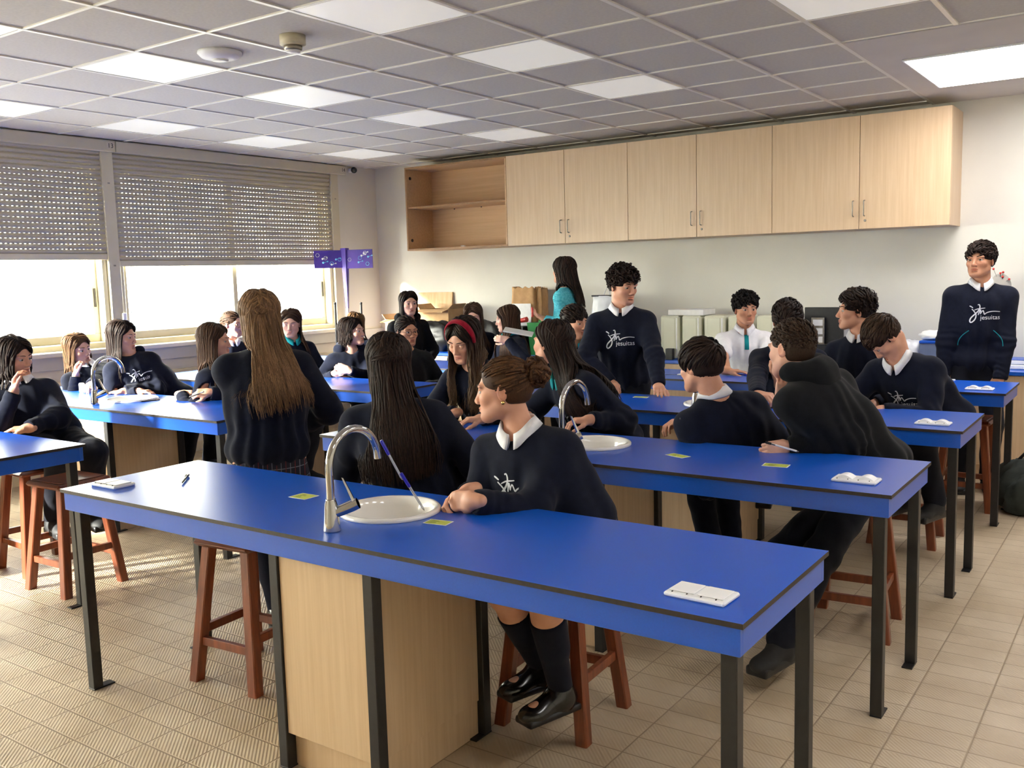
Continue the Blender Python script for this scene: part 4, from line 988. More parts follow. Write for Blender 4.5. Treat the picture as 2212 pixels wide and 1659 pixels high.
# ---- hands
def hand_sdf(sd, W, R, side, curl=.3, spread=.0, thumb=.3, s=1.0, k=.006, fing=None):
    """W wrist, R columns: x towards the thumb (as for a right hand seen from its back, mirrored by side), y along the fingers, z out of the back"""
    X = R[:, 0] * side; Y, Z = R[:, 1], R[:, 2]
    Pt = lambda x, y, z: W + s * (x * X + y * Y + z * Z)
    Rm = np.stack([X * side, Y, Z], 1)
    sd.cap(Pt(0, -.03, 0), Pt(0, .015, 0), .024 * s, .023 * s, k=.02)
    sd.box(Pt(0, .045, 0), (.025 * s, .029 * s, .003 * s), .0105 * s, Rm, k=.016)
    sd.ell(Pt(.017, .034, -.007), (.016 * s, .024 * s, .013 * s), Rm, k=.010)
    LEN = (.073, .081, .075, .059); RAD = (.0082, .0086, .0081, .0070); BX = (.0275, .0095, -.0085, -.0255); BY = (.083, .088, .085, .077)
    for i in range(4):
        c = curl if fing is None else fing[i]
        sp = spread * (1.5 - i) * .13
        d = np.array([math.sin(sp), math.cos(sp), 0.0]); p = np.array([BX[i], BY[i], 0.0]); r = RAD[i] * s
        a = 0.0
        for j, (fr, da) in enumerate(((.45, 1.25), (.31, 1.5), (.24, .9))):
            a += da * c
            dd = np.array([d[0] * math.cos(a), d[1] * math.cos(a), -math.sin(a)])
            q = p + dd * LEN[i] * fr
            sd.cap(Pt(*p), Pt(*q), r * (1 - .06 * j), r * (1 - .06 * (j + 1)), k=k * .8 if j else k)
            p = q
    t0 = np.array([.020, .022, -.008]); t1 = t0 + np.array([.026, .028, -.010 - .01 * thumb]); 
    dirt = nrm(np.array([.55 - 1.0 * thumb, .80, -.15 - .55 * thumb])); t2 = t1 + dirt * .034; t3 = t2 + nrm(dirt + np.array([-.25, 0, -.1])) * .027
    sd.cap(Pt(*t0), Pt(*t1), .0135 * s, .0115 * s, k=.014); sd.cap(Pt(*t1), Pt(*t2), .0112 * s, .0098 * s, k=.006); sd.cap(Pt(*t2), Pt(*t3), .0098 * s, .0082 * s, k=.005)

def ik(S, T, a, b, hint):
    v = T - S; L = np.linalg.norm(v); m = a + b
    if L > m * .999: k = L / (m * .999); a *= k; b *= k
    d = v / (L + 1e-9); x = (a * a - b * b + L * L) / (2 * L); hgt = math.sqrt(max(a * a - x * x, 0))
    h = np.asarray(hint, float); h = h - d * (h @ d); return S + d * x + nrm(h) * hgt

# ---- head
def head_sdf(sd, C, R, p):
    """C centre of the skull, R columns: right, forward, up; all sizes in metres for a teenager"""
    s = p.get('hs', 1.0); mw = p.get('male', 0)
    P = lambda x, y, z: C + s * (R @ np.array([x, y, z]))
    E = lambda c, r, k, op='u', Rl=None: sd.ell(P(*c), np.array(r) * s, R if Rl is None else R @ Rl, k, op)
    sd.cap(P(0, -.025, -.055), p['neck_base'], (.049 + .007 * mw) * s, (.053 + .009 * mw) * s, k=.03)
    E((0, -.012, .022), (.0725, .091, .083), .02)
    E((0, .026, -.022), (.062, .062, .070), .03)
    E((0, .040, -.062), (.047 + .004 * mw, .044, .045), .03)
    E((0, .070, -.100), (.021 + .004 * mw, .018, .017), .03)
    for q in (-1, 1):
        sd.cap(P(q * (.050 + .003 * mw), .006, -.062), P(q * .020, .066, -.100), .017 * s, .014 * s, k=.03)
        E((q * .040, .058, -.030), (.024, .022, .020), .02)
        E((q * .032, .0755 + .002 * mw, .014), (.024, .012, .0080 + .001 * mw), .018)
        E((q * .0325, .0945, -.006), (.0165, .0135, .0105), .012, 's')
        
        lid = p.get('lid', .0)
        E((q * .0325, .0720, -.0035 - .004 * lid), (.0158, .0158, .0110 + .003 * lid), .002) if lid > .5 else E((q * .0325, .0722, .0030), (.0157, .0155, .0080), .002)
        E((q * .0325, .0718, -.0165), (.0152, .0151, .0066), .003)
        E((q * .0765, -.010, -.012), (.008, .019, .031), .008, 'u', rz(q * -.35))
        E((q * .0845, -.006, -.010), (.005, .010, .018), .004, 's', rz(q * -.35))
        E((q * .0105, .0955, -.0445), (.0085, .0085, .0072), .006)
    sd.cap(P(0, .084, .004), P(0, .1040 + .002 * mw, -.0385), .0066 * s, (.0088 + .001 * mw) * s, k=.014)
    smile = p.get('smile', 0.0)
    E((0, .0895, -.066), (.0215 + .005 * smile, .0085, .0052), .006); E((0, .0880, -.0765), (.0185 + .004 * smile, .0090, .0062), .006)
    op = p.get('mouth', 0.0)
    for q in (-1, 1): sd.cap(P(0, .0985, -.0712), P(q * (.021 + .006 * smile), .0895, -.0708 + .006 * smile), .0018 * s + .003 * op, .0012 * s, k=.003, op='s')
    E((0, .088, -.088), (.016, .006, .005), .008, 's')

def head_tint(C, R, s):
    def f(V):
        q = (V - C) @ R / s; t = np.ones((len(V), 3))
        lip = np.exp(-((q[:, 0] / .019) ** 4) - (((q[:, 2] + .071) / .0085) ** 4)) * (q[:, 1] > .070)
        ck = np.exp(-(((np.abs(q[:, 0]) - .042) / .022) ** 2) - (((q[:, 2] + .038) / .02) ** 2)) * (q[:, 1] > .02) * .6
        nose = np.exp(-((q[:, 0] / .013) ** 2) - (((q[:, 2] + .04) / .014) ** 2)) * (q[:, 1] > .09) * .5
        ear = ((np.abs(q[:, 0]) > .073) & (np.abs(q[:, 2] + .012) < .035)) * .5
        for w, c in ((lip, (.80, .52, .52)), (np.maximum(ck, nose), (1.0, .86, .82)), (ear, (1.0, .82, .78))): t = t * (1 - w[:, None]) + t * np.array(c) * w[:, None]
        return t
    return f

# ---- hair
def locks_mesh(name, paths, rads, mats, cap=None, parent=None, sides=5, flat=.55):
    """paths (n, m, 3): tapered locks; cap: (V, F) of the close-lying base"""
    n, m, _ = paths.shape
    T = np.empty_like(paths); T[:, 1:-1] = paths[:, 2:] - paths[:, :-2]; T[:, 0] = paths[:, 1] - paths[:, 0]; T[:, -1] = paths[:, -1] - paths[:, -2]
    T /= np.linalg.norm(T, axis=2, keepdims=True) + 1e-9
    N = rads[1]; N = N - T * np.einsum('nmi,nmi->nm', N, T)[..., None]; N /= np.linalg.norm(N, axis=2, keepdims=True) + 1e-9
    Bn = np.cross(T, N)
    a = np.arange(sides) * 2 * PI / sides
    V = paths[:, :, None, :] + rads[0][:, :, None, None] * (np.cos(a)[None, None, :, None] * Bn[:, :, None, :] + flat * np.sin(a)[None, None, :, None] * N[:, :, None, :])
    V = V.reshape(-1, 3)
    base = (np.arange(n) * m * sides)[:, None, None]; i = (np.arange(m - 1) * sides)[None, :, None]; k = np.arange(sides)[None, None, :]; k1 = (k + 1) % sides
    F = np.stack([base + i + k, base + i + k1, base + i + sides + k1, base + i + sides + k], -1).reshape(-1, 4)
    lk = np.zeros((n, m, sides, 4), np.float32); lk[..., 0] = RNG.random(n)[:, None, None]; lk[..., 1] = np.linspace(0, 1, m)[None, :, None]; lk = lk.reshape(-1, 4)
    F = [tuple(map(int, q)) for q in F]
    if cap is not None:
        cv, cf = cap; o = len(V); V = np.concatenate([V, cv]); F += [tuple(int(x) + o for x in q) for q in cf]
        cl = np.zeros((len(cv), 4), np.float32); cl[:, 0] = .25; lk = np.concatenate([lk, cl])
    ob = mesh_obj(name, V, F, mats, None, True, parent)
    at_ = ob.data.attributes.new('lock', 'FLOAT_COLOR', 'POINT'); lk[:, 3] = 1; at_.data.foreach_set('color', lk.ravel())
    return ob
def hair_cap(C, R, s, off, hl, nape, h, face=(.058, .075, .080)):
    """close-lying hair: skull shell minus the face window and the neck"""
    sd = SDF()
    P = lambda x, y, z: C + s * (R @ np.array([x, y, z]))
    sd.ell(P(0, -.014, .024), np.array([.0735 + off, .092 + off, .084 + off]) * s, R, .01)
    sd.ell(P(0, -.033, -.026), np.array([.063 + off * .5, .056 + off, .056]) * s, R, .03)
    sd.ell(P(0, .105, hl - face[2]), np.array(face) * s * np.array([1, 1, 1]), R, .012, 's')
    sd.box(P(0, .10, -.10), np.array([.12, .105, .085]) * s, .01, R, .012, 's')
    sd.box(P(0, 0, nape - .10), np.array([.2, .2, .1]) * s, .0, R, .02, 's')
    lo, hi = sd.bounds(); V, F = polygonize(sd.ev, lo, hi, h); return project(sd.ev, V, 1), F, sd
def scalp(C, R, s, n, off, hl, lowz, ear=True, front=True):
    """random points of the hairy part of the skull, with normals"""
    d = RNG.normal(size=(n * 4, 3)); d /= np.linalg.norm(d, axis=1, keepdims=True)
    r = np.array([.0735 + off, .092 + off, .084 + off]); p = d * r + np.array([0, -.014, .024]); nn = d / r; nn /= np.linalg.norm(nn, axis=1, keepdims=True)
    ok = (p[:, 2] > lowz(p) ) & ~((p[:, 1] > .030) & (p[:, 2] < hl - .35 * np.abs(p[:, 0])))
    p, nn = p[ok][:n], nn[ok][:n]
    return p, nn
def push_out(Pts, sd, gap):
    sh = Pts.shape; q = Pts.reshape(-1, 3); d = sd.ev(q); m = d < gap
    if m.any():
        g = grad(sd.ev, q[m], .004); g /= np.linalg.norm(g, axis=1, keepdims=True) + 1e-9; q[m] += np.clip(gap - d[m], 0, .05)[:, None] * g
    return q.reshape(sh)
def long_hair(name, C, R, s, coll, p, mats, parent, h):
    """locks from a middle parting sweep down the skull and then hang, pushed off the shoulders and back"""
    n = p.get('locks', 170); L = p.get('len', .42); hl = p.get('hl', .060); wav = p.get('wave', .0); off = .009
    V, F, csd = hair_cap(C, R, s, off - .003, hl, p.get('nape', -.075), h)
    m = 22; k = 11; fw = p.get('front', 2.2); rr = np.array([.0735, .092, .084]); c0 = np.array([0, -.014, .024])
    paths = np.empty((n, m, 3)); layer = RNG.uniform(0, .011, n); side = np.where(RNG.random(n) < .5, -1.0, 1.0); part = p.get('part', .012)
    q = RNG.random(n)
    for i in range(n):
        t = q[i]; beta = .78 - 2.15 * t + RNG.normal(0, .05)                 # along the parting, forehead to the back of the head
        u0 = np.array([part / .0735 + side[i] * .03 + RNG.normal(0, p.get('pj', .06)), math.sin(beta), math.cos(beta)]); u0 /= np.linalg.norm(u0)
        az = fw * (1 - t ** 1.15) + RNG.normal(0, .07); az = min(az, fw + .03)
        if i % 4 == 0: beta = RNG.uniform(-.5, .55); az = RNG.uniform(0, .95)          # some locks run straight back over the crown
        pol = 1.66 + RNG.normal(0, .05)
        u1 = np.array([side[i] * math.sin(az) * math.sin(pol), -math.cos(az) * math.sin(pol), math.cos(pol)])
        om = math.acos(max(-.999, min(.999, u0 @ u1))); w = np.linspace(RNG.uniform(0, .25), 1, k)[:, None]
        u = (np.sin((1 - w) * om) * u0 + np.sin(w * om) * u1) / math.sin(om)
        if p.get('bulge', 1): u[:, 1] -= .0
        ww = np.clip((w - w[0]) / .35, 0, 1); pts = u * (rr + off * .72 + (layer[i] + .28 * off + .006 * np.sin(w * PI)) * ww) + c0
        paths[i, :k] = C + s * (pts @ R.T)
        d = nrm(paths[i, k - 1] - paths[i, k - 2]); qq = paths[i, k - 1].copy(); ll = L * RNG.uniform(.80, 1.06); st = ll / (m - k); fall = np.array(p.get('fall', (0, 0, -1.0)))
        for j in range(k, m): d = nrm(d * .45 + fall * .55); qq = qq + d * st; paths[i, j] = qq
    g = p.get('gather', 0.0)
    if g:
        tt = np.clip((np.arange(m) - k + 2) / (m - k + 1), 0, 1); axis = nrm(np.array([R[0, 0], R[1, 0], 0]))
        cen = paths[:, k - 1].mean(0); lat = (paths - cen) @ axis; paths -= (lat * (g * tt)[None])[..., None] * axis
    for _ in range(3):
        paths[:, 8:] = push_out(paths[:, 8:], coll, .017 + layer[:, None].mean())
        paths[:, k:-1] = .25 * paths[:, k - 1:-2] + .5 * paths[:, k:-1] + .25 * paths[:, k + 1:]
    if wav:
        t = np.linspace(0, 1, m)[None, :]; phs = RNG.uniform(0, 6, (n, 1)); amp = wav * np.clip((t - .4) * 2, 0, 1)
        paths += (amp * np.sin(t * p.get('wfreq', 22) + phs))[..., None] * R[:, 0] + (amp * np.cos(t * p.get('wfreq', 22) * .9 + phs))[..., None] * R[:, 1]
    t = np.linspace(0, 1, m)[None, :]; rad = (p.get('lw', .0115) * RNG.uniform(.65, 1.25, (n, 1))) * (1 - .35 * t) * np.clip((1.02 - t) * 6, .12, 1) * np.clip(.15 + t * 5, 0, 1)
    cen = C - .03 * R[:, 1]; N = paths - cen; N[..., 2] *= .2; N[:, :k - 2] = (paths - C)[:, :k - 2]
    return locks_mesh(name, paths, (rad * s, N), mats, (V, F), parent)
def short_hair(name, C, R, s, p, mats, parent, h):
    n = p.get('locks', 380); L = p.get('len', .05); hl = p.get('hl', .052); off = p.get('off', .010); low = p.get('low', -.045); curl = p.get('curl', 0.0)
    V, F, csd = hair_cap(C, R, s, off, hl, low, h, face=(.060, .080, .085))
    lowz = lambda q: np.where(q[:, 1] > .005, .012, np.where(q[:, 1] > -.04, -.012, low + .01))
    P0, N0 = scalp(C, R, s, n, off, hl, lowz)
    n = len(P0); m = 6
    comb = np.array(p.get('comb', (0, .9, .1))); T = comb[None] - N0 * (N0 @ comb)[:, None]; T /= np.linalg.norm(T, axis=1, keepdims=True) + 1e-9
    down = np.array([0, 0, -1.0]); Td = down[None] - N0 * (N0 @ down)[:, None]; Td /= np.linalg.norm(Td, axis=1, keepdims=True) + 1e-9
    wt = np.clip((.05 - P0[:, 2]) / .07, 0, 1)[:, None]; T = T * (1 - wt) + Td * wt + RNG.normal(0, p.get('mess', .35), (n, 3)); T /= np.linalg.norm(T, axis=1, keepdims=True) + 1e-9
    top = np.clip((P0[:, 2] + .01) / .08, .25, 1)
    ll = L * RNG.uniform(.6, 1.2, n) * np.where(P0[:, 2] < .03, p.get('side', .5), 1.0)
    t = np.linspace(0, 1, m)
    lift = p.get('lift', .45); vol = p.get('vol', .010)
    pa = P0[:, None, :] + ll[:, None, None] * t[None, :, None] * T[:, None, :]
    r0 = np.array([.0735, .092, .084]) + off; c0 = np.array([0, -.014, .024]); u = (pa - c0) / r0; un = np.linalg.norm(u, axis=2, keepdims=True); u = u / un
    lay = RNG.uniform(-.002, vol, (n, 1)) * top[:, None] + lift * .016 * top[:, None] * np.sin(PI * .75 * t)[None]
    pa = c0 + u * r0 + lay[..., None] * u
    if curl:
        B = np.cross(T, N0); ph = RNG.uniform(0, 6, n)[:, None]
        pa += (curl * np.sin(t[None] * 6.5 + ph) * t[None])[..., None] * B[:, None, :] + (curl * np.cos(t[None] * 6.5 + ph) * t[None])[..., None] * N0[:, None, :]
    pw = C + s * (pa @ R.T); rad = (p.get('lw', .0075) * RNG.uniform(.7, 1.3, (n, 1))) * np.clip(1.15 - t[None] ** 2, .12, 1)
    N = np.repeat((N0 @ R.T)[:, None, :], m, 1)
    return locks_mesh(name, pw, (rad * s, N), mats, (V, F), parent)
def tied_hair(name, C, R, s, p, mats, parent, h):
    """hair combed back from the face to a knot or a low tail"""
    n = p.get('locks', 170); K = np.array(p.get('knot', (0, -.105, .030))); hl = p.get('hl', .062)
    V, F, csd = hair_cap(C, R, s, .007, hl, p.get('nape', -.060), h, face=(.060, .080, .085))
    lowz = lambda q: np.where(q[:, 1] > .0, -.005, np.where(q[:, 1] > -.03, -.035, -.075))
    P0, N0 = scalp(C, R, s, n, .006, hl, lowz); n = len(P0); m = 9
    t = np.linspace(0, 1, m); r = np.array([.0735, .092, .084]) + .010; c0 = np.array([0, -.014, .024])
    u0 = (P0 - c0) / r; u1 = (K - c0) / r; u1 /= np.linalg.norm(u1)
    pa = u0[:, None, :] * (1 - t)[None, :, None] + u1[None, None, :] * t[None, :, None]; pa /= np.linalg.norm(pa, axis=2, keepdims=True)
    pa = c0 + pa * r * (1 + .02 * np.sin(t[None, :, None] * PI * 3 + RNG.uniform(0, 6, (n, 1, 1))) * p.get('ruffle', .5))
    rad = (p.get('lw', .0075) * RNG.uniform(.7, 1.3, (n, 1))) * (1 - .4 * t[None]) * np.ones((n, m)); N = pa - c0
    pw = C + s * (pa @ R.T); N = N @ R.T
    paths, rads, Ns = [pw], [rad], [N]
    if p.get('bun'):
        nb_ = 130; br = p['bun']; Kb = K + nrm(K - c0) * br * .55
        d = RNG.normal(size=(nb_, 3)); d /= np.linalg.norm(d, axis=1, keepdims=True); a = np.cross(d, RNG.normal(size=(nb_, 3))); a /= np.linalg.norm(a, axis=1, keepdims=True)
        q = np.linspace(-1.1, 1.1, m)[None, :, None]; rr = br * RNG.uniform(.72, 1.05, (nb_, 1, 1))
        pb = Kb + rr * (d[:, None] * np.cos(q) + a[:, None] * np.sin(q)) * np.array([1, .85, 1]) + .004 * np.sin(q * 9 + RNG.uniform(0, 6, (nb_, 1, 1)))
        paths.append(C + s * (pb @ R.T)); rads.append(np.repeat(.0085 * RNG.uniform(.6, 1.2, (nb_, 1)), m, 1) * np.clip(1.3 - np.abs(q[..., 0]) * .8, .25, 1)); Ns.append((pb - Kb) @ R.T)
    if p.get('tail'):
        nt_ = 46; Lt = p['tail']; k0 = C + s * (R @ K); f = nrm(np.array(p.get('fall', (0, 0, -1.0))))
        q = np.linspace(0, 1, m); j = RNG.normal(0, 1, (nt_, 3)) * .012
        pb = k0 + (q[None, :, None] * f * Lt) + j[:, None, :] * (np.sin(q * PI * .85) * 1.6 + .35)[None, :, None] + (R @ np.array([0, -.02, 0])) * np.sin(q * PI)[None, :, None]
        paths.append(pb); rads.append(np.repeat(.009 * RNG.uniform(.6, 1.2, (nt_, 1)), m, 1) * np.clip((1.02 - q) * 4, .12, 1)[None]); Ns.append(np.repeat(j[:, None, :], m, 1) + 1e-4)
    return locks_mesh(name, np.concatenate(paths), (np.concatenate(rads) * s, np.concatenate(Ns)), mats, (V, F), parent)

# ---- the printed mark on the sweatshirts
def stroke(pts, w, n=28):
    p = np.array(pts, float); t = np.linspace(0, len(p) - 1, n); i = np.clip(t.astype(int), 0, len(p) - 2); f = (t - i)[:, None]
    g = lambda k: p[np.clip(k, 0, len(p) - 1)]
    a, b, c, d = g(i - 1), g(i), g(i + 1), g(i + 2)
    q = .5 * ((2 * b) + (c - a) * f + (2 * a - 5 * b + 4 * c - d) * f ** 2 + (3 * b - a - 3 * c + d) * f ** 3)
    tg = np.gradient(q, axis=0); nn = np.stack([-tg[:, 1], tg[:, 0]], 1); nn /= np.linalg.norm(nn, axis=1, keepdims=True) + 1e-9
    ww = w * (.55 + .45 * np.sin(np.linspace(.25, PI - .25, n)))[:, None]
    return np.concatenate([q + nn * ww / 2, q - nn * ww / 2]), [(k, k + 1, n + k + 1, n + k) for k in range(n - 1)]
STROKES = [([(560, 560), (592, 574), (636, 606)], 26), ([(612, 634), (662, 690), (702, 762), (700, 834), (668, 902), (604, 954), (572, 920), (594, 848), (650, 786), (720, 716), (770, 640), (782, 572), (766, 526), (736, 536)], 30),
           ([(664, 660), (752, 627), (898, 610)], 20), ([(748, 776), (770, 706), (796, 652), (800, 708), (796, 752)], 26), ([(796, 752), (826, 694), (852, 668), (868, 706), (884, 758), (926, 728), (1010, 700), (1110, 692), (1228, 706)], 22)]
LOGO = None
def logo_shape():
    global LOGO
    if LOGO is None:
        V, F = [], []
        for pts, w in STROKES:
            v, f = stroke(pts, w); b = len(V); V += list(v); F += [tuple(i + b for i in q) for q in f]
        t = text_mesh('tmp_logo', 'jesuitas', 150, MAT['print_white'], np.eye(3), (0, 0, 0), ext=0, align='LEFT')
        tv = np.array([v.co[:] for v in t.data.vertices]); x0, x1 = tv[:, 0].min(), tv[:, 0].max(); b = len(V)
        sc = (1228 - 792) / (x1 - x0); yb = -150 * .18
        V += [np.array([792 + (v[0] - x0) * sc, 838 - v[1] * sc]) for v in tv]; F += [tuple(i + b for i in q.vertices) for q in t.data.polygons]
        me = t.data; bpy.data.objects.remove(t); bpy.data.meshes.remove(me)
        V = np.array(V); V = np.stack([(V[:, 0] - 900) / 680, -(V[:, 1] - 740) / 680], 1)
        bmh = bmesh.new(); vv = [bmh.verts.new((a, b_, 0)) for a, b_ in V]
        for q in F:
            try: bmh.faces.new([vv[i] for i in q])
            except ValueError: pass
        bmesh.ops.triangulate(bmh, faces=bmh.faces[:])
        for _ in range(2):
            es = [e for e in bmh.edges if e.calc_length() > .045]; bmesh.ops.subdivide_edges(bmh, edges=es, cuts=1); bmesh.ops.triangulate(bmh, faces=[f for f in bmh.faces if len(f.verts) > 3])
        bmh.verts.index_update()
        LOGO = (np.array([v.co[:2] for v in bmh.verts]), [tuple(v.index for v in f.verts) for f in bmh.faces]); bmh.free()
    return LOGO
def put_logo(sd, O, X, Y, Zn, w, parent):
    v, f = logo_shape(); P = O + w * (v[:, :1] * X + v[:, 1:2] * Y) + Zn * .16
    for _ in range(40): P = P - np.clip(sd.ev(P, .3) - .0022, -.02, .02)[:, None] * Zn * .7
    return mesh_obj('print', P, f, MAT['print_white'], parent=parent)
UP = np.array([0, 0, 1.0])
CAMP = np.array([0, 0, CAM_H])
def facing(pos, rel):
    d = CAMP - pos; a = math.atan2(d[1], d[0]) + math.radians(rel); return np.array([math.cos(a), math.sin(a), 0.0])
def rot_about(ax, a, v):
    ax = nrm(ax); return v * math.cos(a) + np.cross(ax, v) * math.sin(a) + ax * (ax @ v) * (1 - math.cos(a))
def head_frame(pos, yaw, pitch, roll):
    f0 = facing(pos, yaw); r0 = np.cross(f0, UP); p = math.radians(pitch)
    f = f0 * math.cos(p) + UP * math.sin(p); u = np.cross(r0, f)
    r_ = rot_about(f, math.radians(roll), r0); u = rot_about(f, math.radians(roll), u)
    return np.stack([r_, f, u], 1)
def wrinkle(P, seed, sc):
    a = RNGW[seed % 8]
    return (np.sin(P @ a[0] * sc + 1.3) + np.sin(P @ a[1] * sc * 1.7 + .5) + .7 * np.sin(P @ a[2] * sc * 2.6 + 2.1)) / 2.7
RNGW = [[nrm(np.random.default_rng(100 + i * 3 + j).normal(size=3) * np.array([1, 1, .6])) for j in range(3)] for i in range(8)]

def person(label, crown, head=(0, 0, 0), torso=0, pelvis=None, male=0, skin_='mid', hair=None, hairm='dark', top='navy_fleece', collar='polo_white', logo=None,
           arms=None, legs='trousers', stand=0, feet=None, res=.0065, s=1.0, face=True, face_p=None, hood=False, glasses=None, extra=None, short_sleeve=False, sw=None, bulk=1.0, neck=.150):
    """crown = (u, v, y): top of the hair in the photograph and its depth; head = yaw, pitch, roll seen from the camera; arms = {'R': dict, 'L': dict}"""
    top_pt = at(crown[0], crown[1], y=crown[2])
    R = head_frame(top_pt, *head); hs = s * (1.0 if male else .97)
    C = top_pt - R[:, 2] * .121 * hs
    tf = facing(C, torso)
    if pelvis is None: pelvis = (C[0] - .05 * tf[0], C[1] - .05 * tf[1], .69)
    Pp = np.array([pelvis[0], pelvis[1], pelvis[2] if len(pelvis) > 2 and pelvis[2] else .69])
    if stand: Pp[2] = stand
    sp = nrm(C - Pp); nu = nrm(sp * .55 + UP * .30 + R[:, 2] * .15)
    Pn = C - nu * neck * hs - R[:, 1] * .022
    Ts = nrm(Pn - Pp); lean = Ts - np.cross(tf, UP) * (Ts @ np.cross(tf, UP)) * .75     # the shoulders stay nearly level when the body leans sideways
    Tu = nrm(lean); Tf = nrm(tf - Tu * (tf @ Tu)); Tr = np.cross(Tf, Tu); RT = np.stack([Tr, Tf, Tu], 1)
    TLn = np.linalg.norm(Pn - Pp)
    shw = (.163 if male else .146) * s * (1 if sw is None else sw)
    ua, fa = (.285 if male else .262) * s, (.25 if male else .232) * s
    fp = dict(hs=hs, male=male, neck_base=Pn - Tu * .03); fp.update(face_p or {})
    root = None
    # -------- joints
    J = {}
    for q, sd_ in (('R', 1), ('L', -1)):
        S = Pn - Tu * (.100 if male else .092) * s + Tr * sd_ * shw
        a = dict((arms or {}).get(q, {}))
        if 'px' in a: W = at(a['px'][0], a['px'][1], y=a['px'][2])
        elif 'w' in a: W = np.array(a['w'], float)
        else: W = Pp + Tf * .20 + Tr * sd_ * .10 + Tu * .06 if not stand else S - UP * .46 * s + Tr * sd_ * .06 + Tf * .06
        hint = np.array(a.get('hint', None)) if a.get('hint') is not None else (Tr * sd_ * .8 - UP * .6 - Tf * .25)
        v = W - S; Lm = (ua + fa) * 1.06
        if np.linalg.norm(v) > Lm and not a.get('far'): W = S + nrm(v) * Lm
        E_ = ik(S, W, ua, fa, hint)
        fd = nrm(a['dir']) if 'dir' in a else nrm(W - E_)
        bk = nrm(a['back']) if 'back' in a else nrm(UP + .01 * Tf)
        J[q] = dict(S=S, E=E_, W=W, R=frame(fd, bk), sd=sd_, **{k: a[k] for k in ('curl', 'spread', 'thumb', 'fing') if k in a})
    # -------- body
    B = SDF()
    B.ell(Pp + Tu * .02, np.array([.150, .105, .11]) * s, RT, .05); B.ell(Pp + Ts * TLn * .42, np.array([.125, .085, .15]) * s, RT, .06)
    B.ell(Pn - Tu * .17 * s, np.array([.140 if not male else .155, .090, .155]) * s, RT, .06)
    for q in J.values():
        B.cap(Pn - Tu * .03, q['S'], .045 * s, .045 * s, k=.04); B.cap(q['S'], q['E'], .042 * s, .034 * s, k=.03); B.cap(q['E'], q['W'], .035 * s, .0235 * s, k=.015)
        hand_sdf(B, q['W'], q['R'], q['sd'], q.get('curl', .3), q.get('spread', 0), q.get('thumb', .3), (1.0 if male else .93) * s, fing=q.get('fing'))
    LG = {}
    for q, sd_ in (('R', 1), ('L', -1)):
        Hp = Pp - Tu * .01 + Tr * sd_ * .085 * s
        if stand:
            A = np.array([Pp[0], Pp[1], .085]) + Tr * sd_ * .10; 
            if feet: A = np.array([*feet[q], .085]) if len(feet[q]) == 2 else np.array(feet[q], float)
            K = ik(Hp, A, stand * .47, stand * .47, tf)
        else:
            A = np.array(feet[q], float) if feet else np.array([Pp[0], Pp[1], 0]) + tf * .27 + np.cross(tf, UP) * sd_ * .10 + UP * .285
            K = ik(Hp, A, .42 * s, .40 * s, tf + UP * .5)
        LG[q] = (Hp, K, A, tf if 'ft' not in (feet or {}) else nrm(feet['ft']))
        B.cap(Hp, K, .074 * s, .054 * s, k=.05); B.cap(K, A, .052 * s, .036 * s, k=.02); B.cap(K * .75 + A * .25 - LG[q][3] * .012, K * .45 + A * .55 - LG[q][3] * .012, .046 * s, .040 * s, k=.03)
        B.cap(A - UP * .03 - LG[q][3] * .02, A - UP * .045 + LG[q][3] * .12, .032 * s, .028 * s, k=.02)
    head_sdf(B, C, R, fp)
    hc = C + R @ np.array([0, .02, -.02])
    fine = [(hc, .135 * s)] if face else []
    if face == 2: fine += [(hc + R[:, 1] * .05, .085 * s)]
    if res < .0062: fine += [(q['W'] + q['R'][:, 1] * .07, .11) for q in J.values()]
    root = sdf_obj('person', B, res, SK[skin_], None, 1, fine, tint=head_tint(C, R, hs))
    tag(root, label, 'person')
    # -------- sweatshirt, polo or jacket
    U = SDF(); g = (.0 if top not in ('polo_white',) else -.012); bl = bulk
    U.ell(Pp + Tu * .035, np.array([.166 * bl + g, .128 * bl + g, .115]) * s, RT, .05); U.ell(Pp + Ts * TLn * .42, np.array([.160 * bl + g, .122 * bl + g, .16]) * s, RT, .07)
    U.ell(Pn - Tu * .165 * s, np.array([(.168 if male else .155) * bl + g, .116 * bl + g, .165]) * s, RT, .07)
    for q in J.values():
        S, E_, W = q['S'], q['E'], q['W']
        U.cap(Pn - Tu * .048 + Tr * q['sd'] * .035, S, .046 * s, (.058 + g * .3) * s, k=.05)
        if short_sleeve: U.cap(S, S + (E_ - S) * .72, .062 * s, .064 * s, k=.03)
        else:
            U.cap(S, E_, (.062 + g * .4) * s * bl, (.056) * s * bl, k=.035); d = nrm(W - E_); We = W - d * .030
            U.cap(E_, We, .057 * s * bl, .043 * s, k=.03); U.cap(We - d * .02, We + d * .04, .0375 * s, .0365 * s, k=.012)
    U.cap(Pn - Tu * .02 + Tf * .008, Pn + Tu * .16 + Tf * .03, .061 * s, .070 * s, k=.012, op='s')
    seed = int(abs(crown[0])) % 8
    els = [(q['E'], nrm(q['W'] - q['S']), q['E'] - (q['S'] + q['W']) / 2) for q in J.values()]
    wr = [(q['W'] - nrm(q['W'] - q['E']) * .07, nrm(q['W'] - q['E'])) for q in J.values()]
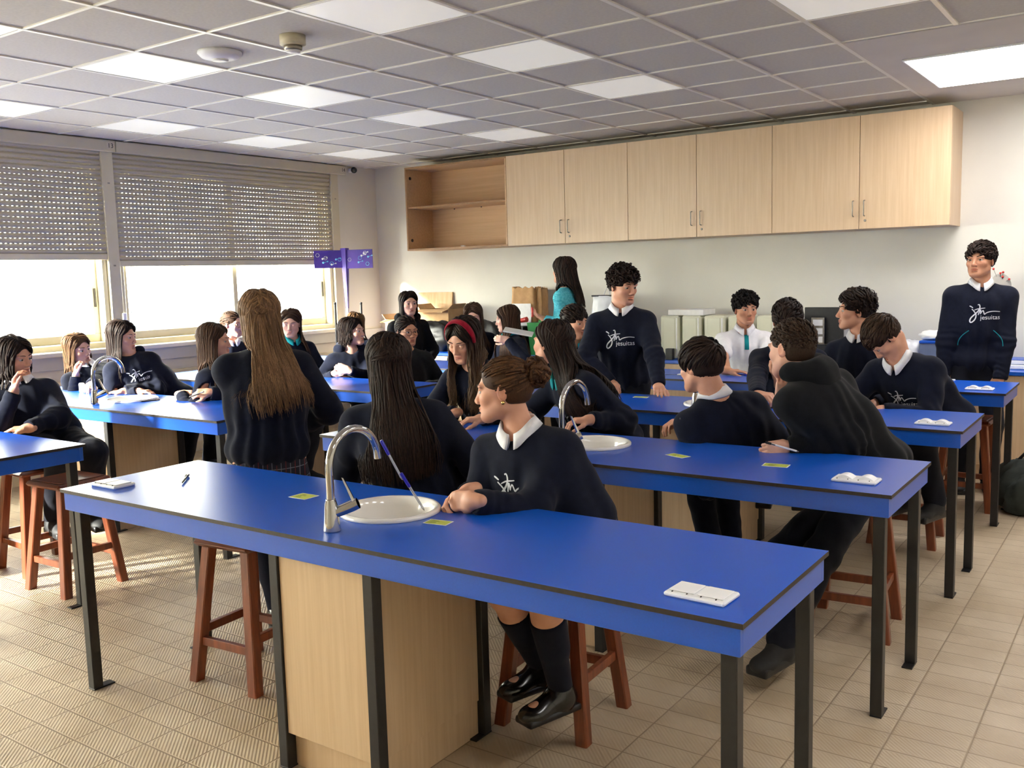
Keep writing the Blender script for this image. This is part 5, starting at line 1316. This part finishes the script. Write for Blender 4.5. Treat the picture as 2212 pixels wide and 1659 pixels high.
    def folds(P, d):
        m = np.abs(d) < .03
        if not m.any(): return d
        Q = P[m]; tq = Q - Pn; ang = np.arctan2(tq @ Tr, tq @ Tf + .02); dn = np.clip(-(tq @ Ts) / .35, 0, 1)
        f = .0030 * wrinkle(Q, seed, 34) + .0050 * wrinkle(Q, seed + 3, 15) + .0045 * dn * np.sin(ang * 13 + 2.5 * wrinkle(Q, seed + 5, 7))
        for (E_, ax, _) in els:
            r2 = ((Q - E_) ** 2).sum(1); f += .0040 * np.exp(-r2 / .0075) * np.sin((Q - E_) @ ax * 120 + 3.2 * wrinkle(Q, seed + 1, 22))
        for (W_, ax) in wr:
            r2 = ((Q - W_) ** 2).sum(1); f += .0022 * np.exp(-r2 / .004) * np.sin((Q - W_) @ ax * 150 + 3.0 * wrinkle(Q, seed + 2, 30))
        hem = ((Q - Pp) @ Ts); f += .0018 * np.exp(-((hem + .02) / .05) ** 2) * np.sin(np.arctan2((Q - Pp) @ Tr, (Q - Pp) @ Tf) * 14)
        d[m] += f
        if not short_sleeve:
            for q in J.values():
                ax = nrm(q['W'] - q['E']); v = P - q['W']; near = (v * v).sum(1) < .075 ** 2; d[near] = np.maximum(d[near], v[near] @ ax + .006)
        return d
    U.post = folds
    swt = sdf_obj({'polo_white': 'polo_shirt', 'aqua_knit': 'knit_sweater'}.get(top, 'sweatshirt'), U, max(res * 1.1, .0062), MAT[top], root, 1)
    if not short_sleeve and res < .0072:
        rb = SDF(); rb2 = []
    if logo:
        O = Pn - Tu * logo[1] + Tr * (-logo[0]); Ut = SDF(); Ut.p = U.p[:3]; Ut.post = U.post; put_logo(Ut, O, -Tr if logo[2] < 0 else np.array(-Tr), Tu, Tf, logo[3], swt)
    if hood:
        Hd = SDF(); b = Pn + Tu * (.030 if male else .008) - Tf * .045
        for k in range(9):
            a0, a1 = [(-1.9 + 3.8 * (k + j) / 9) for j in (0, 1)]
            f_ = lambda a: b + Tr * math.sin(a) * .092 + Tf * (-.055 * math.cos(a) + .035) + Tu * (.018 - .05 * max(0, math.cos(a)) - .02)
            Hd.cap(f_(a0), f_(a1), .036 * s, .036 * s, k=.03)
        Hd.ell(b - Tf * .045 - Tu * .075, (.085, .035, .085), RT, .05)
        Hd.post = lambda P, d: d + .004 * wrinkle(P, 2, 40)
        sdf_obj('hood', Hd, .008, MAT[top], swt, 1)
    # -------- collar
    if collar:
        cm = MAT[collar]; n = 40; rows = []
        for k in range(n):
            a = math.radians(9) + (2 * PI - math.radians(18)) * k / (n - 1); fr = max(0, math.cos(a)) ** 2; tipw = math.exp(-((min(k, n - 1 - k)) / 3.2) ** 2)
            dx, dy = math.sin(a), math.cos(a)
            pt = lambda r, z, e=0: Pn + Tr * dx * r * 1.0 + Tf * (dy * r * 1.08 + .012 + e) + Tu * z
            rows.append([pt(.060, -.022 - .02 * fr), pt(.0585, .034 - .040 * fr), pt(.0625, .037 - .040 * fr), pt(.083 + .006 * tipw, -.004 - .026 * fr - .022 * tipw), pt(.081 + .006 * tipw, -.0055 - .026 * fr - .022 * tipw)])
        V = np.array(rows) ; V = C * 0 + V
        V[:, 3:] = push_out(V[:, 3:].copy(), U, .0035); m_ = 5
        V = V.reshape(-1, 3); F = [(k * m_ + j, (k + 1) * m_ + j, (k + 1) * m_ + (j + 1) % m_, k * m_ + (j + 1) % m_) for k in range(n - 1) for j in range(m_)]
        F += [tuple(range(m_)), tuple((n - 1) * m_ + j for j in range(m_ - 1, -1, -1))]
        mesh_obj('collar', V, F, cm, None, True, root)
    # -------- legwear
    if legs:
        if legs in ('trousers', 'jeans'):
            Tq = SDF(); Tq.ell(Pp - Tu * .0, np.array([.158, .118, .11]) * s, RT, .05)
            for q in LG.values():
                Tq.cap(q[0], q[1], .086 * s, .070 * s, k=.05); Tq.cap(q[1], q[2] + UP * .01, .069 * s, .058 * s, k=.03)
            Tq.post = lambda P, d: d + .004 * wrinkle(P, seed + 4, 26) + .003 * wrinkle(P, seed, 55)
            sdf_obj('trousers', Tq, .009, MAT['dark_cloth'], root, 1)
            for q in LG.values(): shoe(root, q[2], q[3], 'trainer_black', s * 1.08)
        else:
            for q in LG.values():
                so = SDF(); kt = q[1] + (q[2] - q[1]) * .26
                so.cap(kt, q[2], .0545 * s, .041 * s, k=.02); so.cap(q[1] * .72 + q[2] * .28 - q[3] * .012, q[1] * .45 + q[2] * .55 - q[3] * .012, .051 * s, .045 * s, k=.03)
                nn_ = nrm(q[2] - q[1]); kk = kt.copy()
                so.post = (lambda nn_, kk: (lambda P, d: np.maximum(d, -((P - kk) @ nn_))))(nn_, kk)
                sdf_obj('sock', so, .007, MAT['sock_navy'], root, 1); shoe(root, q[2], q[3], 'shoe_black', s)
            if stand:
                n = 96; V = []; z0, z1 = Pp[2] - .01, Pp[2] - .33
                for j in range(9):
                    t = j / 8; z = z0 + (z1 - z0) * t
                    for k in range(n):
                        a = 2 * PI * k / n; r = 1 + .34 * t + (.045 * t) * (1 if k % 6 < 3 else -1); V.append(np.array([Pp[0], Pp[1], z]) + Tr * math.sin(a) * .160 * r * s + tf * math.cos(a) * .126 * r * s)
                F = [(j * n + k, j * n + (k + 1) % n, (j + 1) * n + (k + 1) % n, (j + 1) * n + k) for j in range(8) for k in range(n)]
                mesh_obj('kilt', V, F, MAT['kilt_plaid'], None, True, root)
            else:
                Kq = SDF(); Kq.ell(Pp - Tu * .02, np.array([.150, .110, .09]) * s, RT, .05)
                for q in LG.values(): Kq.cap(q[0], q[0] + (q[1] - q[0]) * .72, .092 * s, .082 * s, k=.07)
                Kq.post = lambda P, d: d + .004 * wrinkle(P, 1, 50)
                sdf_obj('kilt', Kq, .009, MAT['kilt_plaid'], root, 1)
    # -------- hair, eyes, brows
    hh = max(res, .006); hp = dict(hair or {}); kind = hp.pop('kind', 'long')
    hm = HM[hairm]
    ob = None
    if kind == 'long':
        cs = SDF(); cs.p = list(U.p); cs.p += [q for q in B.p if np.linalg.norm(q[1] - Pn) < .10]
        ob = long_hair('hair', C, R, hs, cs, hp, hm, root, hh)
    elif kind == 'short': ob = short_hair('hair', C, R, hs, hp, hm, root, hh)
    else: ob = tied_hair('hair', C, R, hs, hp, hm, root, hh)
    if face:
        for q in (-1, 1):
            ec = C + hs * (R @ np.array([q * .0325, .0727, -.006])); m = MB(); m.ball((0, 0, 0), .0141 * hs, 22); V = np.array(m.v)
            gz = nrm(R[:, 1] + R[:, 0] * fp.get('gaze', (0, 0))[0] + R[:, 2] * fp.get('gaze', (0, 0))[1])
            e = mesh_obj('eye', V + ec, m.f, MAT['eye_ball'], None, True, root)
            ca = (V / np.linalg.norm(V, axis=1, keepdims=True)) @ gz; col = np.ones((len(V), 4), np.float32); col[:, :3] = s2l((176, 166, 158)); col[ca > math.cos(.54), :3] = s2l((58, 36, 24)); col[ca > math.cos(.2), :3] = s2l((10, 8, 8))
            a = e.data.attributes.new('tint', 'FLOAT_COLOR', 'POINT'); a.data.foreach_set('color', col.ravel())
            bp = np.array([C + hs * (R @ np.array([q * x, y, z])) for x, y, z in ((.013, .098, .0170), (.023, .097, .0205), (.033, .092, .0220), (.043, .084, .0205), (.051, .074, .0160))])
            for _ in range(6): bp = project(B.ev, bp, 1)
            b = MB(); b.tube(bp + R[:, 1] * .0008, np.array([.0017, .0025, .0024, .0018, .0009]) * hs * (1.25 if male else 1.0), 6); b.build('eyebrow', hm, root)
    if glasses:
        gl = MB()
        for q in (-1, 1):
            c = np.array([q * .0335, .1010, -.010]); gl.tube([C + hs * (R @ (c + np.array([.0245 * math.cos(t), -.006 * abs(math.cos(t)), .0205 * math.sin(t)]))) for t in np.linspace(0, 2 * PI, 25)], .0016, 6, caps=False)
            gl.tube([C + hs * (R @ np.array(x)) for x in ((q * .058, .095, -.006), (q * .0745, .04, -.004), (q * .078, -.004, -.006))], .0015, 6)
        gl.tube([C + hs * (R @ np.array(x)) for x in ((-.009, .1015, -.007), (0, .104, -.005), (.009, .1015, -.007))], .0015, 6)
        gl.build('glasses', MAT[glasses], root)
    ctx = dict(C=C, R=R, hs=hs, J=J, Pn=Pn, RT=RT, Pp=Pp, U=U, B=B, LG=LG, hair=ob, root=root, sweater=swt)
    if top == 'polo_white':
        V = []; ng = 9
        for j in range(ng):
            for i in (-1, 0, 1):
                P = (Pn - Tu * (.035 + .125 * j / (ng - 1)) + Tr * (-.008 + .016 * i) + Tf * .16)[None]
                for _ in range(40): P = P - np.clip(U.ev(P, .3) - .0022, -.02, .02)[:, None] * Tf * .7
                V.append(P[0])
        mesh_obj('placket', V, [(j * 3 + i, j * 3 + i + 1, j * 3 + i + 4, j * 3 + i + 3) for j in range(ng - 1) for i in range(2)], MAT['polo_teal'], None, True, swt)
    if extra: extra(ctx)
    return ctx
def shoe(root, A, f, m, s):
    f = nrm(np.array([f[0], f[1], 0])); r = np.cross(f, UP); Rr = np.stack([r, f, UP], 1); sd = SDF(); b = A - UP * .078
    sd.cap(A - UP * .005, A - UP * .035, .044 * s, .046 * s, k=.02); sd.ell(b + UP * .040 + f * .02, (.040 * s, .085 * s, .042 * s), Rr, .03)
    sd.ell(b + UP * .027 + f * .115 * s, (.044 * s, .062 * s, .030 * s), Rr, .03)
    sd.box(b + UP * .006 + f * .055 * s, (.030 * s, .100 * s, .002), .009, Rr, .008)
    zz = b[2] - .004
    o = sdf_obj('shoe', sd, .006, MAT[m], root, 1)
    so = SDF(); so.box(b + UP * .010 + f * .052 * s, (.034 * s, .108 * s, .004 if m == 'shoe_black' else .010), .008, Rr, .006)
    sdf_obj('sole', so, .008, MAT['black_plastic'], o, 1)
HAIRLONG = dict(kind='long')
OPENPALM = dict(curl=.25, spread=.4)
T1Z = TZ + .012
def tbl(u, v, z=TZ + .03):
    """a point seen at (u, v) a little above a table top"""
    return tuple(at(u, v, z=z))
# girl with the bun, nearest
def bun_extra(c):
    m = MB(); p = c['C'] + c['hs'] * (c['R'] @ np.array([-.083, -.012, -.048])); m.ball(p, .0075, 12); m.build('earring', MAT['gold'], c['root'])
person('girl with curly hair bun turned to the left, hands folded on the nearest table', (1082, 768, 2.70), head=(-102, -4, 4), torso=-28, pelvis=(-1.72, 2.78, .69), res=.005, face=2,
       hair=dict(kind='tied', knot=(0, -.098, .045), bun=.056, ruffle=1.0, hl=.064, locks=420, lw=.0048), hairm='bunbrown', logo=(.015, .185, 1, .175), legs='kilt', skin_='mid', bulk=1.1,
       arms={'R': dict(w=(-1.90, 2.44, .862), dir=(-.35, -.9, -.18), back=(-.55, .1, .8), curl=.55, thumb=.5, hint=(-.3, .4, -1)), 'L': dict(w=(-1.82, 2.36, .855), dir=(-.93, .02, -.10), back=(-.1, -.9, .25), curl=.72, thumb=.55, hint=(.35, .25, -1))},
       feet={'R': (-1.735, 2.60, .235), 'L': (-1.61, 2.53, .205), 'ft': (-.3, -1, 0)}, extra=bun_extra)
IR = np.array([.82, .57, 0]); TC = np.array([.57, -.82, 0])
def red_band(c):
    m = MB(); pts = [c['C'] + c['hs'] * (c['R'] @ np.array([.0895 * math.sin(a), .028 - .006 * math.cos(a), .022 + .1045 * math.cos(a)])) for a in np.linspace(-1.75, 1.75, 30)]
    n = 14; V = []
    for k in range(30):
        a = -1.75 + 3.5 * k / 29; o = c['C'] + c['hs'] * (c['R'] @ np.array([.0825 * math.sin(a), .030, .020 + .0955 * math.cos(a)])); out = c['R'] @ np.array([math.sin(a), 0, math.cos(a)])
        w = .021 * (1 - .5 * abs(a / 1.75) ** 3)
        for j in range(n):
            t = 2 * PI * j / n; V.append(o + c['R'][:, 1] * w * math.cos(t) + out * (.009 * math.sin(t) + .008))
    F = [(k * n + j, k * n + (j + 1) % n, (k + 1) * n + (j + 1) % n, (k + 1) * n + j) for k in range(29) for j in range(n)]
    mesh_obj('headband', V, F, MAT['band_red'], None, True, c['root'])
def put_pen(c, side, label, colour, L=.14):
    q = c['J'][side]; o = q['W'] + q['R'] @ np.array([.012 * q['sd'], .085, -.022]); return o, q
def piping(c):
    for sg in (-1, 1):
        pts = []
        for t in np.linspace(0, 1, 9):
            P = (c['Pn'] - c['RT'][:, 2] * (.315 + .105 * t) + c['RT'][:, 0] * sg * (.075 + .060 * t + .018 * math.sin(PI * t)) + c['RT'][:, 1] * .2)[None]
            for _ in range(40): P = P - np.clip(c['U'].ev(P, .3) - .001, -.02, .02)[:, None] * c['RT'][:, 1] * .7
            pts.append(P[0])
        m = MB(); m.tube(pts, .0028, 6); m.build('pocket_piping', MAT['polo_teal'], c['sweater'])
person('girl with long curly brown hair at the left edge, cheek on her right hand', (30, 727, 2.80), head=(48, -8, 4), torso=14, pelvis=(-5.34, 2.90, .69), hairm='dark', collar='polo_white', res=.006, face=2, bulk=1.08,
       hair=dict(len=.44, wave=.013, wfreq=26, locks=442, lw=.0066, front=2.35), arms={'R': dict(px=(30, 846, 2.66), dir=UP + .18 * IR, back=-IR + .3 * TC, curl=.42, thumb=.2, hint=-UP + .3 * TC - .3 * IR), 'L': dict(px=(60, 925, 2.66), dir=-IR + .3 * TC, curl=.4, hint=IR - .6 * UP)})
person('girl with light brown sunlit hair leaning on her hand by the window', (163, 720, 3.97), head=(42, -6, 10), torso=25, pelvis=(-6.72, 4.22, .69), hairm='midbrown', skin_='light', res=.0068, hair=dict(len=.38, wave=.008, locks=374, lw=.0070, front=2.15),
       arms={'R': dict(px=(164, 812, 3.84), dir=UP + .1 * IR, back=-IR + .3 * TC, curl=.6, thumb=.4, hint=-UP - .2 * IR), 'L': dict(px=(190, 838, 3.75), dir=TC + .2 * IR, curl=.5, hint=IR - UP)})
person('girl with long straight dark hair in printed hoodie, arms folded behind a sink', (263, 691, 3.98), head=(58, -4, 2), torso=22, pelvis=(-6.05, 4.26, .69), hairm='dark', collar=None, hood=True, logo=(-.01, .20, 1, .18), res=.0065, face=2,
       hair=dict(len=.36, locks=442, lw=.0066, front=2.15), arms={'R': dict(px=(300, 846, 3.90), dir=IR + .2 * TC, curl=.3, hint=-IR - .7 * UP), 'L': dict(px=(268, 846, 3.86), dir=-IR + .25 * TC, curl=.3, hint=IR - .7 * UP)})
person('girl with straight brown hair in profile, holding a pen in both hands', (463, 697, 4.02), head=(74, -2, 0), torso=38, pelvis=(-5.12, 4.28, .69), hairm='brown', collar=None, res=.0065, face=2,
       hair=dict(len=.34, locks=442, lw=.0063, front=2.1), arms={'R': dict(px=(392, 852, 3.84), dir=IR + .2 * TC, back=UP + TC, curl=.6, hint=-IR - UP), 'L': dict(px=(452, 848, 3.86), dir=-IR + .2 * TC, back=UP + TC, curl=.6, hint=IR - UP)})
person('girl in glasses half hidden behind the blonde hair, by the window', (500, 671, 5.5), head=(55, -2, 0), torso=25, hairm='brown', skin_='light', res=.0085, glasses='tortoise', hair=dict(kind='tied', knot=(0, -.1, 0), locks=160),
       arms={'R': dict(px=(479, 800, 5.36), dir=UP, back=-IR, curl=.5, hint=-UP)})
person('girl with teal collar smiling, just right of the blonde hair', (628, 668, 5.55), head=(-8, -10, -4), torso=18, hairm='brown', skin_='light', collar='polo_teal', res=.0078, face_p=dict(smile=.7, lid=.6), hair=dict(len=.30, locks=289, lw=.0077, front=1.75))
person('girl standing with back turned, waist-long blonde hair, plaid kilt', (556, 626, 2.82), head=(180, 0, -3), torso=184, stand=.80, hairm='blonde', collar=None, legs='kilt', res=.006, face=False, bulk=1.14, sw=1.05,
       hair=dict(len=.42, locks=952, lw=.0057, front=2.15, wave=.004, nape=-.09, gather=.10, pj=.4, fall=(.10, .06, -1)), arms={'L': dict(px=(560, 925, 3.06), dir=IR + .2 * UP, curl=.5, hint=-IR - .4 * UP), 'R': dict(px=(640, 925, 3.06), dir=-IR + .2 * UP, curl=.5, hint=IR - .4 * UP)},
       feet={'L': (-3.28, 2.76), 'R': (-3.13, 2.83)})
person('girl with dark hair tied low, hands clasped on the table, looking right', (757, 684, 5.5), head=(62, 4, 0), torso=22, hairm='dark', skin_='light', collar=None, hood=True, res=.0072, face=2, hair=dict(len=.13, locks=391, lw=.0066, front=2.1, wave=.006),
       arms={'R': dict(px=(722, 808, 5.26), dir=IR + .25 * UP, back=-IR * .2 + TC, curl=.55, hint=-IR - UP), 'L': dict(px=(752, 800, 5.27), dir=-IR * .7 + .3 * UP, back=TC + .4 * UP, curl=.6, hint=IR - UP)})
person('person with light brown hair turned away, hidden behind the girl with clasped hands', (768, 674, 6.93), head=(150, 0, 0), torso=165, hairm='midbrown', res=.009, face=False, hair=dict(len=.36, locks=255, lw=.0084))
person('girl in black jacket sitting highest at the back, before the cardboard boxes', (882, 628, 6.95), head=(20, -2, 0), torso=22, hairm='dark', skin_='light', top='black_fleece', collar=None, hood=True, res=.0078, face=2, hair=dict(len=.24, locks=323, lw=.0074, front=2.1))
person('girl in round glasses and black top, hair pulled back', (878, 681, 5.5), head=(30, -4, 0), torso=12, hairm='dark', skin_='tan', top='black_fleece', collar=None, res=.0072, face=2, glasses='tortoise', hair=dict(kind='tied', knot=(0, -.1, -.02), locks=260, lw=.006, ruffle=.2, tail=.22))
person('girl with red headband and long wavy two-tone hair looking down', (992, 690, 3.98), head=(-36, -22, -3), torso=-18, pelvis=(-3.0, 4.27, .69), hairm='balayage', collar=None, res=.006, face=2, face_p=dict(lid=.9), extra=red_band,
       hair=dict(len=.40, wave=.014, wfreq=18, locks=561, lw=.0063, front=2.35), arms={'R': dict(w=tbl(985, 892, TZ + .04), dir=-IR * .6 + TC, back=UP + TC * .3, curl=.55, hint=-IR - UP), 'L': dict(w=tbl(1040, 905, TZ + .04), dir=-IR + .3 * TC, curl=.4, hint=IR - UP)})
person('girl with very long straight dark hair, back turned at the nearest table', (843, 718, 2.80), head=(174, 0, 6), torso=172, pelvis=(-2.45, 2.84, .69), hairm='dark', collar=None, res=.006, face=False, bulk=1.12, sw=1.05,
       hair=dict(len=.47, locks=952, lw=.0055, front=2.1, wave=.003, fall=(.14, .06, -1.0), nape=-.09, gather=.12, pj=.4), arms={'L': dict(w=(-2.82, 2.95, .90), dir=-TC + .2 * IR, curl=.4, hint=-IR * .5 + TC * .9 - .8 * UP), 'R': dict(w=(-2.30, 3.15, .86), dir=-TC, curl=.4, hint=IR - UP)}, legs='kilt', feet={'L': (-2.66, 3.10, .24), 'R': (-2.42, 3.14, .24)})
person('girl smiling with fingers at her brow, long brown hair', (1018, 656, 6.95), head=(-8, -14, 6), torso=4, hairm='brown', skin_='light', res=.0075, face=2, face_p=dict(smile=1.0, lid=.7), hair=dict(len=.34, locks=340, lw=.0074, front=2.2),
       arms={'R': dict(px=(996, 725, 6.78), dir=UP + .35 * IR, back=-IR + .4 * TC, curl=.45, hint=-UP - .3 * IR)})
person('girl with teal collar and long brown hair in profile facing left', (1090, 659, 6.85), head=(-92, -8, 0), torso=-65, hairm='brown', skin_='light', collar='polo_teal', res=.0078, hair=dict(len=.42, locks=391, lw=.0074, front=2.2),
       arms={'L': dict(px=(1098, 735, 6.66), dir=-IR + .2 * UP, back=TC, curl=.4, hint=-UP + IR)})
person('woman in aqua knitted sweater standing with her back half turned, hand raised', (1218, 554, 7.08), head=(-128, 3, 0), torso=-112, stand=.88, hairm='dark', top='aqua_knit', collar=None, res=.0072, hair=dict(len=.34, wave=.008, wfreq=16, locks=510, lw=.0077, front=2.3, nape=-.085, pj=.3, fall=(.22, .15, -1.0)),
       arms={'L': dict(px=(1176, 690, 6.92), dir=-IR * .9 + UP * .55, back=-UP + .3 * TC, curl=.25, spread=.5, thumb=.1, hint=-UP + .4 * IR)}, feet={'R': tuple(at(1218, 554, y=7.08)[:2] + np.array([-.10, .02])), 'L': tuple(at(1218, 554, y=7.08)[:2] + np.array([.08, -.06]))})
person('girl with teal collar and very long dark hair turned away, print seen sideways', (1196, 690, 4.03), head=(-130, 2, 6), torso=-62, pelvis=(-2.30, 4.22, .69), hairm='dark', collar='polo_teal', res=.006, logo=(.02, .20, 1, .18), bulk=1.06,
       hair=dict(len=.46, locks=714, lw=.0060, front=1.85, fall=(.38, .25, -1.0), wave=.003, nape=-.085, gather=.2, pj=.3), arms={'L': dict(w=(-2.28, 3.90, .87), dir=-IR + .2 * TC, curl=.4, hint=IR - UP), 'R': dict(w=(-2.62, 3.86, .87), dir=-IR * .3 + TC, curl=.4, hint=-IR - UP)})
person('boy with teal collar and dark fringe seated beside the standing curly-haired boy', (1243, 659, 5.82), head=(44, -4, 0), torso=22, male=1, hairm='dark', collar='polo_teal', res=.0068, face=2, face_p=dict(mouth=.1), hair=dict(kind='short', len=.044, hl=.050, comb=(.3, .9, -.1), mess=.2, lift=.25, locks=560, lw=.0066, off=.013))
person('boy with curly dark hair standing and leaning both hands on a table', (1350, 576, 5.52), head=(40, -10, 0), torso=-4, male=1, stand=.84, hairm='dark', skin_='mid', logo=(.0, .20, 1, .19), res=.0062, face=2, bulk=1.08,
       hair=dict(kind='short', len=.034, curl=.008, mess=.9, lift=.5, hl=.050, side=.35, locks=760, lw=.0072, off=.012, vol=.024, low=-.05), arms={'R': dict(w=(-2.93, 5.30, .865), dir=TC + .15 * IR - .15 * UP, back=UP, curl=.35, hint=-IR + .4 * UP - .3 * TC), 'L': dict(w=(-2.60, 5.30, .862), dir=TC - .1 * IR - .15 * UP, back=UP + .2 * TC, curl=.12, spread=.4, hint=IR + .4 * UP - .3 * TC)})
person('boy with black curly hair in a white polo shirt, arm along the table', (1611, 632, 6.98), head=(20, -2, 0), torso=6, male=1, hairm='black', skin_='tan', top='polo_white', collar='polo_white', short_sleeve=True, res=.0066, face=2, face_p=dict(mouth=.1),
       hair=dict(kind='short', len=.032, curl=.008, mess=.9, lift=.5, hl=.050, side=.3, locks=760, lw=.0072, off=.012, vol=.022, low=-.05), arms={'R': dict(w=tbl(1572, 802), dir=IR + .15 * TC, back=UP, curl=.2, hint=-IR - .6 * UP), 'L': dict(w=tbl(1665, 800), dir=-IR + .2 * TC, curl=.3, hint=IR - UP)})
person('boy with dark bowl-cut hair, back turned, white collar, leaning on the table edge', (1507, 731, 4.0), head=(-132, -8, 0), torso=-150, pelvis=(-1.52, 4.22, .69), male=1, hairm='dark', res=.0058, hair=dict(kind='short', len=.070, comb=(0, .6, -.5), mess=.10, lift=.25, side=.9, off=.014, vol=.008, low=-.055, locks=700, lw=.0060, hl=.03),
       arms={'L': dict(px=(1530, 936, 3.98), dir=-IR + .1 * UP, back=TC + .3 * UP, curl=.55, hint=IR - UP), 'R': dict(w=(-1.85, 4.1, .86), dir=-IR, curl=.5, hint=-TC - UP)}, feet={'R': (-1.75, 4.35, .24), 'L': (-1.78, 4.18, .24)})
person('boy in black hoodie with short brown hair seen from behind, holding a white pen', (1708, 690, 4.0), head=(-128, -6, 4), torso=-125, pelvis=(-1.00, 4.16, .69), male=1, hairm='shortbrown', skin_='light', top='black_fleece', collar=None, hood=True, res=.0055, bulk=1.16, sw=1.05, neck=.120,
       hair=dict(kind='short', len=.018, mess=.2, lift=.3, side=.55, low=-.075, locks=1100, lw=.0046, off=.007, comb=(0, .5, .3)),
       arms={'L': dict(px=(1700, 966, 3.84), dir=-IR + .1 * TC - .1 * UP, back=TC + .35 * UP, curl=.78, thumb=.55, hint=IR * .7 - UP), 'R': dict(px=(1690, 868, 3.98), dir=UP + .1 * IR, back=-IR * .3 + TC, curl=.6, thumb=.3, hint=-UP - .2 * IR)}, feet={'R': (-1.42, 3.62, .25), 'L': (-1.16, 3.40, .16), 'ft': (-.2, -1, 0)})
person('boy resting his face on his hand behind the boy in black hoodie, teal collar', (1700, 656, 5.5), head=(-4, -30, 0), torso=-4, male=1, hairm='dark', collar='polo_teal', res=.0068, hair=dict(kind='short', len=.050, mess=.28, lift=.35, locks=560, lw=.0066, comb=(.2, .8, .1), off=.013),
       arms={'R': dict(w=tbl(1637, 868, TZ + .04), dir=IR * .5 + TC * .7, back=UP + .4 * TC, curl=.7, hint=-IR - .6 * UP), 'L': dict(px=(1682, 822, 5.30), dir=UP + .1 * IR, back=TC - .3 * IR, curl=.5, hint=IR - UP)})
person('boy smiling in profile with tousled dark hair and white collar', (1850, 627, 6.0), head=(-80, 2, 0), torso=-22, pelvis=(-1.48, 5.98, .69), male=1, hairm='dark', skin_='mid', res=.0064, face=2, face_p=dict(smile=1.0, mouth=.15), hair=dict(kind='short', len=.055, curl=.007, mess=.4, lift=.5, hl=.058, locks=620, lw=.0068, comb=(.6, .35, .3), off=.013, side=.4, vol=.02))
person('boy with brown hair bent over the table looking down, white collar', (1868, 704, 5.40), head=(-72, -58, 0), torso=-30, pelvis=(-1.02, 5.70, .69), male=1, hairm='shortbrown', res=.0062, logo=(.03, .20, 1, .18), bulk=1.12, hair=dict(kind='short', len=.050, mess=.22, lift=.3, locks=640, lw=.0064, comb=(0, .9, 0), off=.013),
       arms={'L': dict(px=(1905, 886, 5.26), dir=-IR + .1 * TC, back=UP, curl=.4, hint=IR * 1.3 - .5 * UP + .4 * TC), 'R': dict(px=(1840, 884, 5.22), dir=IR * .8 + .3 * TC, curl=.4, hint=-IR - UP)})
person('boy standing at the right with hands in his pockets', (2120, 522, 7.05), head=(-22, 4, 0), torso=6, male=1, stand=.89, hairm='dark', skin_='tan', logo=(.02, .20, 1, .19), res=.0062, face=2, face_p=dict(mouth=.12), bulk=1.10, extra=piping,
       hair=dict(kind='short', len=.045, curl=.004, mess=.3, lift=.4, hl=.052, locks=600, lw=.0066, comb=(.2, .8, .0), off=.014, side=.35), arms={'R': dict(px=(2040, 822, 7.0), dir=-UP + .3 * IR, back=-IR, curl=.2, hint=-IR - .2 * TC), 'L': dict(px=(2158, 826, 7.0), dir=-UP - .3 * IR, back=IR, curl=.2, hint=IR - .2 * TC)})
# things held in hands
def placket(P):
    pass
pen('pen', 'white pen held in the fist of the boy in black hoodie', at(1653, 955, y=3.76), at(1726, 976, y=3.80), 'white')
pen('pen', 'thin grey pen held by the girl with straight brown hair in profile', at(440, 846, y=3.79), at(408, 858, y=3.78), 'dark')
a = at(1120, 717, y=6.58); nb_ = MB().box((-.125, -.09, -.006), (.125, .09, .006), .002).build('notebook', MAT['paper_white']); nb_.location = tuple(a); nb_.rotation_euler = (.12, .20, math.radians(30)); tag(nb_, 'white notebook held out by the girl with teal collar facing left', 'notebook')
p = at(1150, 676, y=6.80); m = MB(); m.tube([p + np.array([0, 0, -.035]), p + np.array([0, 0, .035]), p + np.array([0, 0, .05])], [.010, .010, .007], 12); mk = m.build('marker', MAT['red_plastic']); tag(mk, 'red marker held in the hand of the woman in aqua', 'marker')
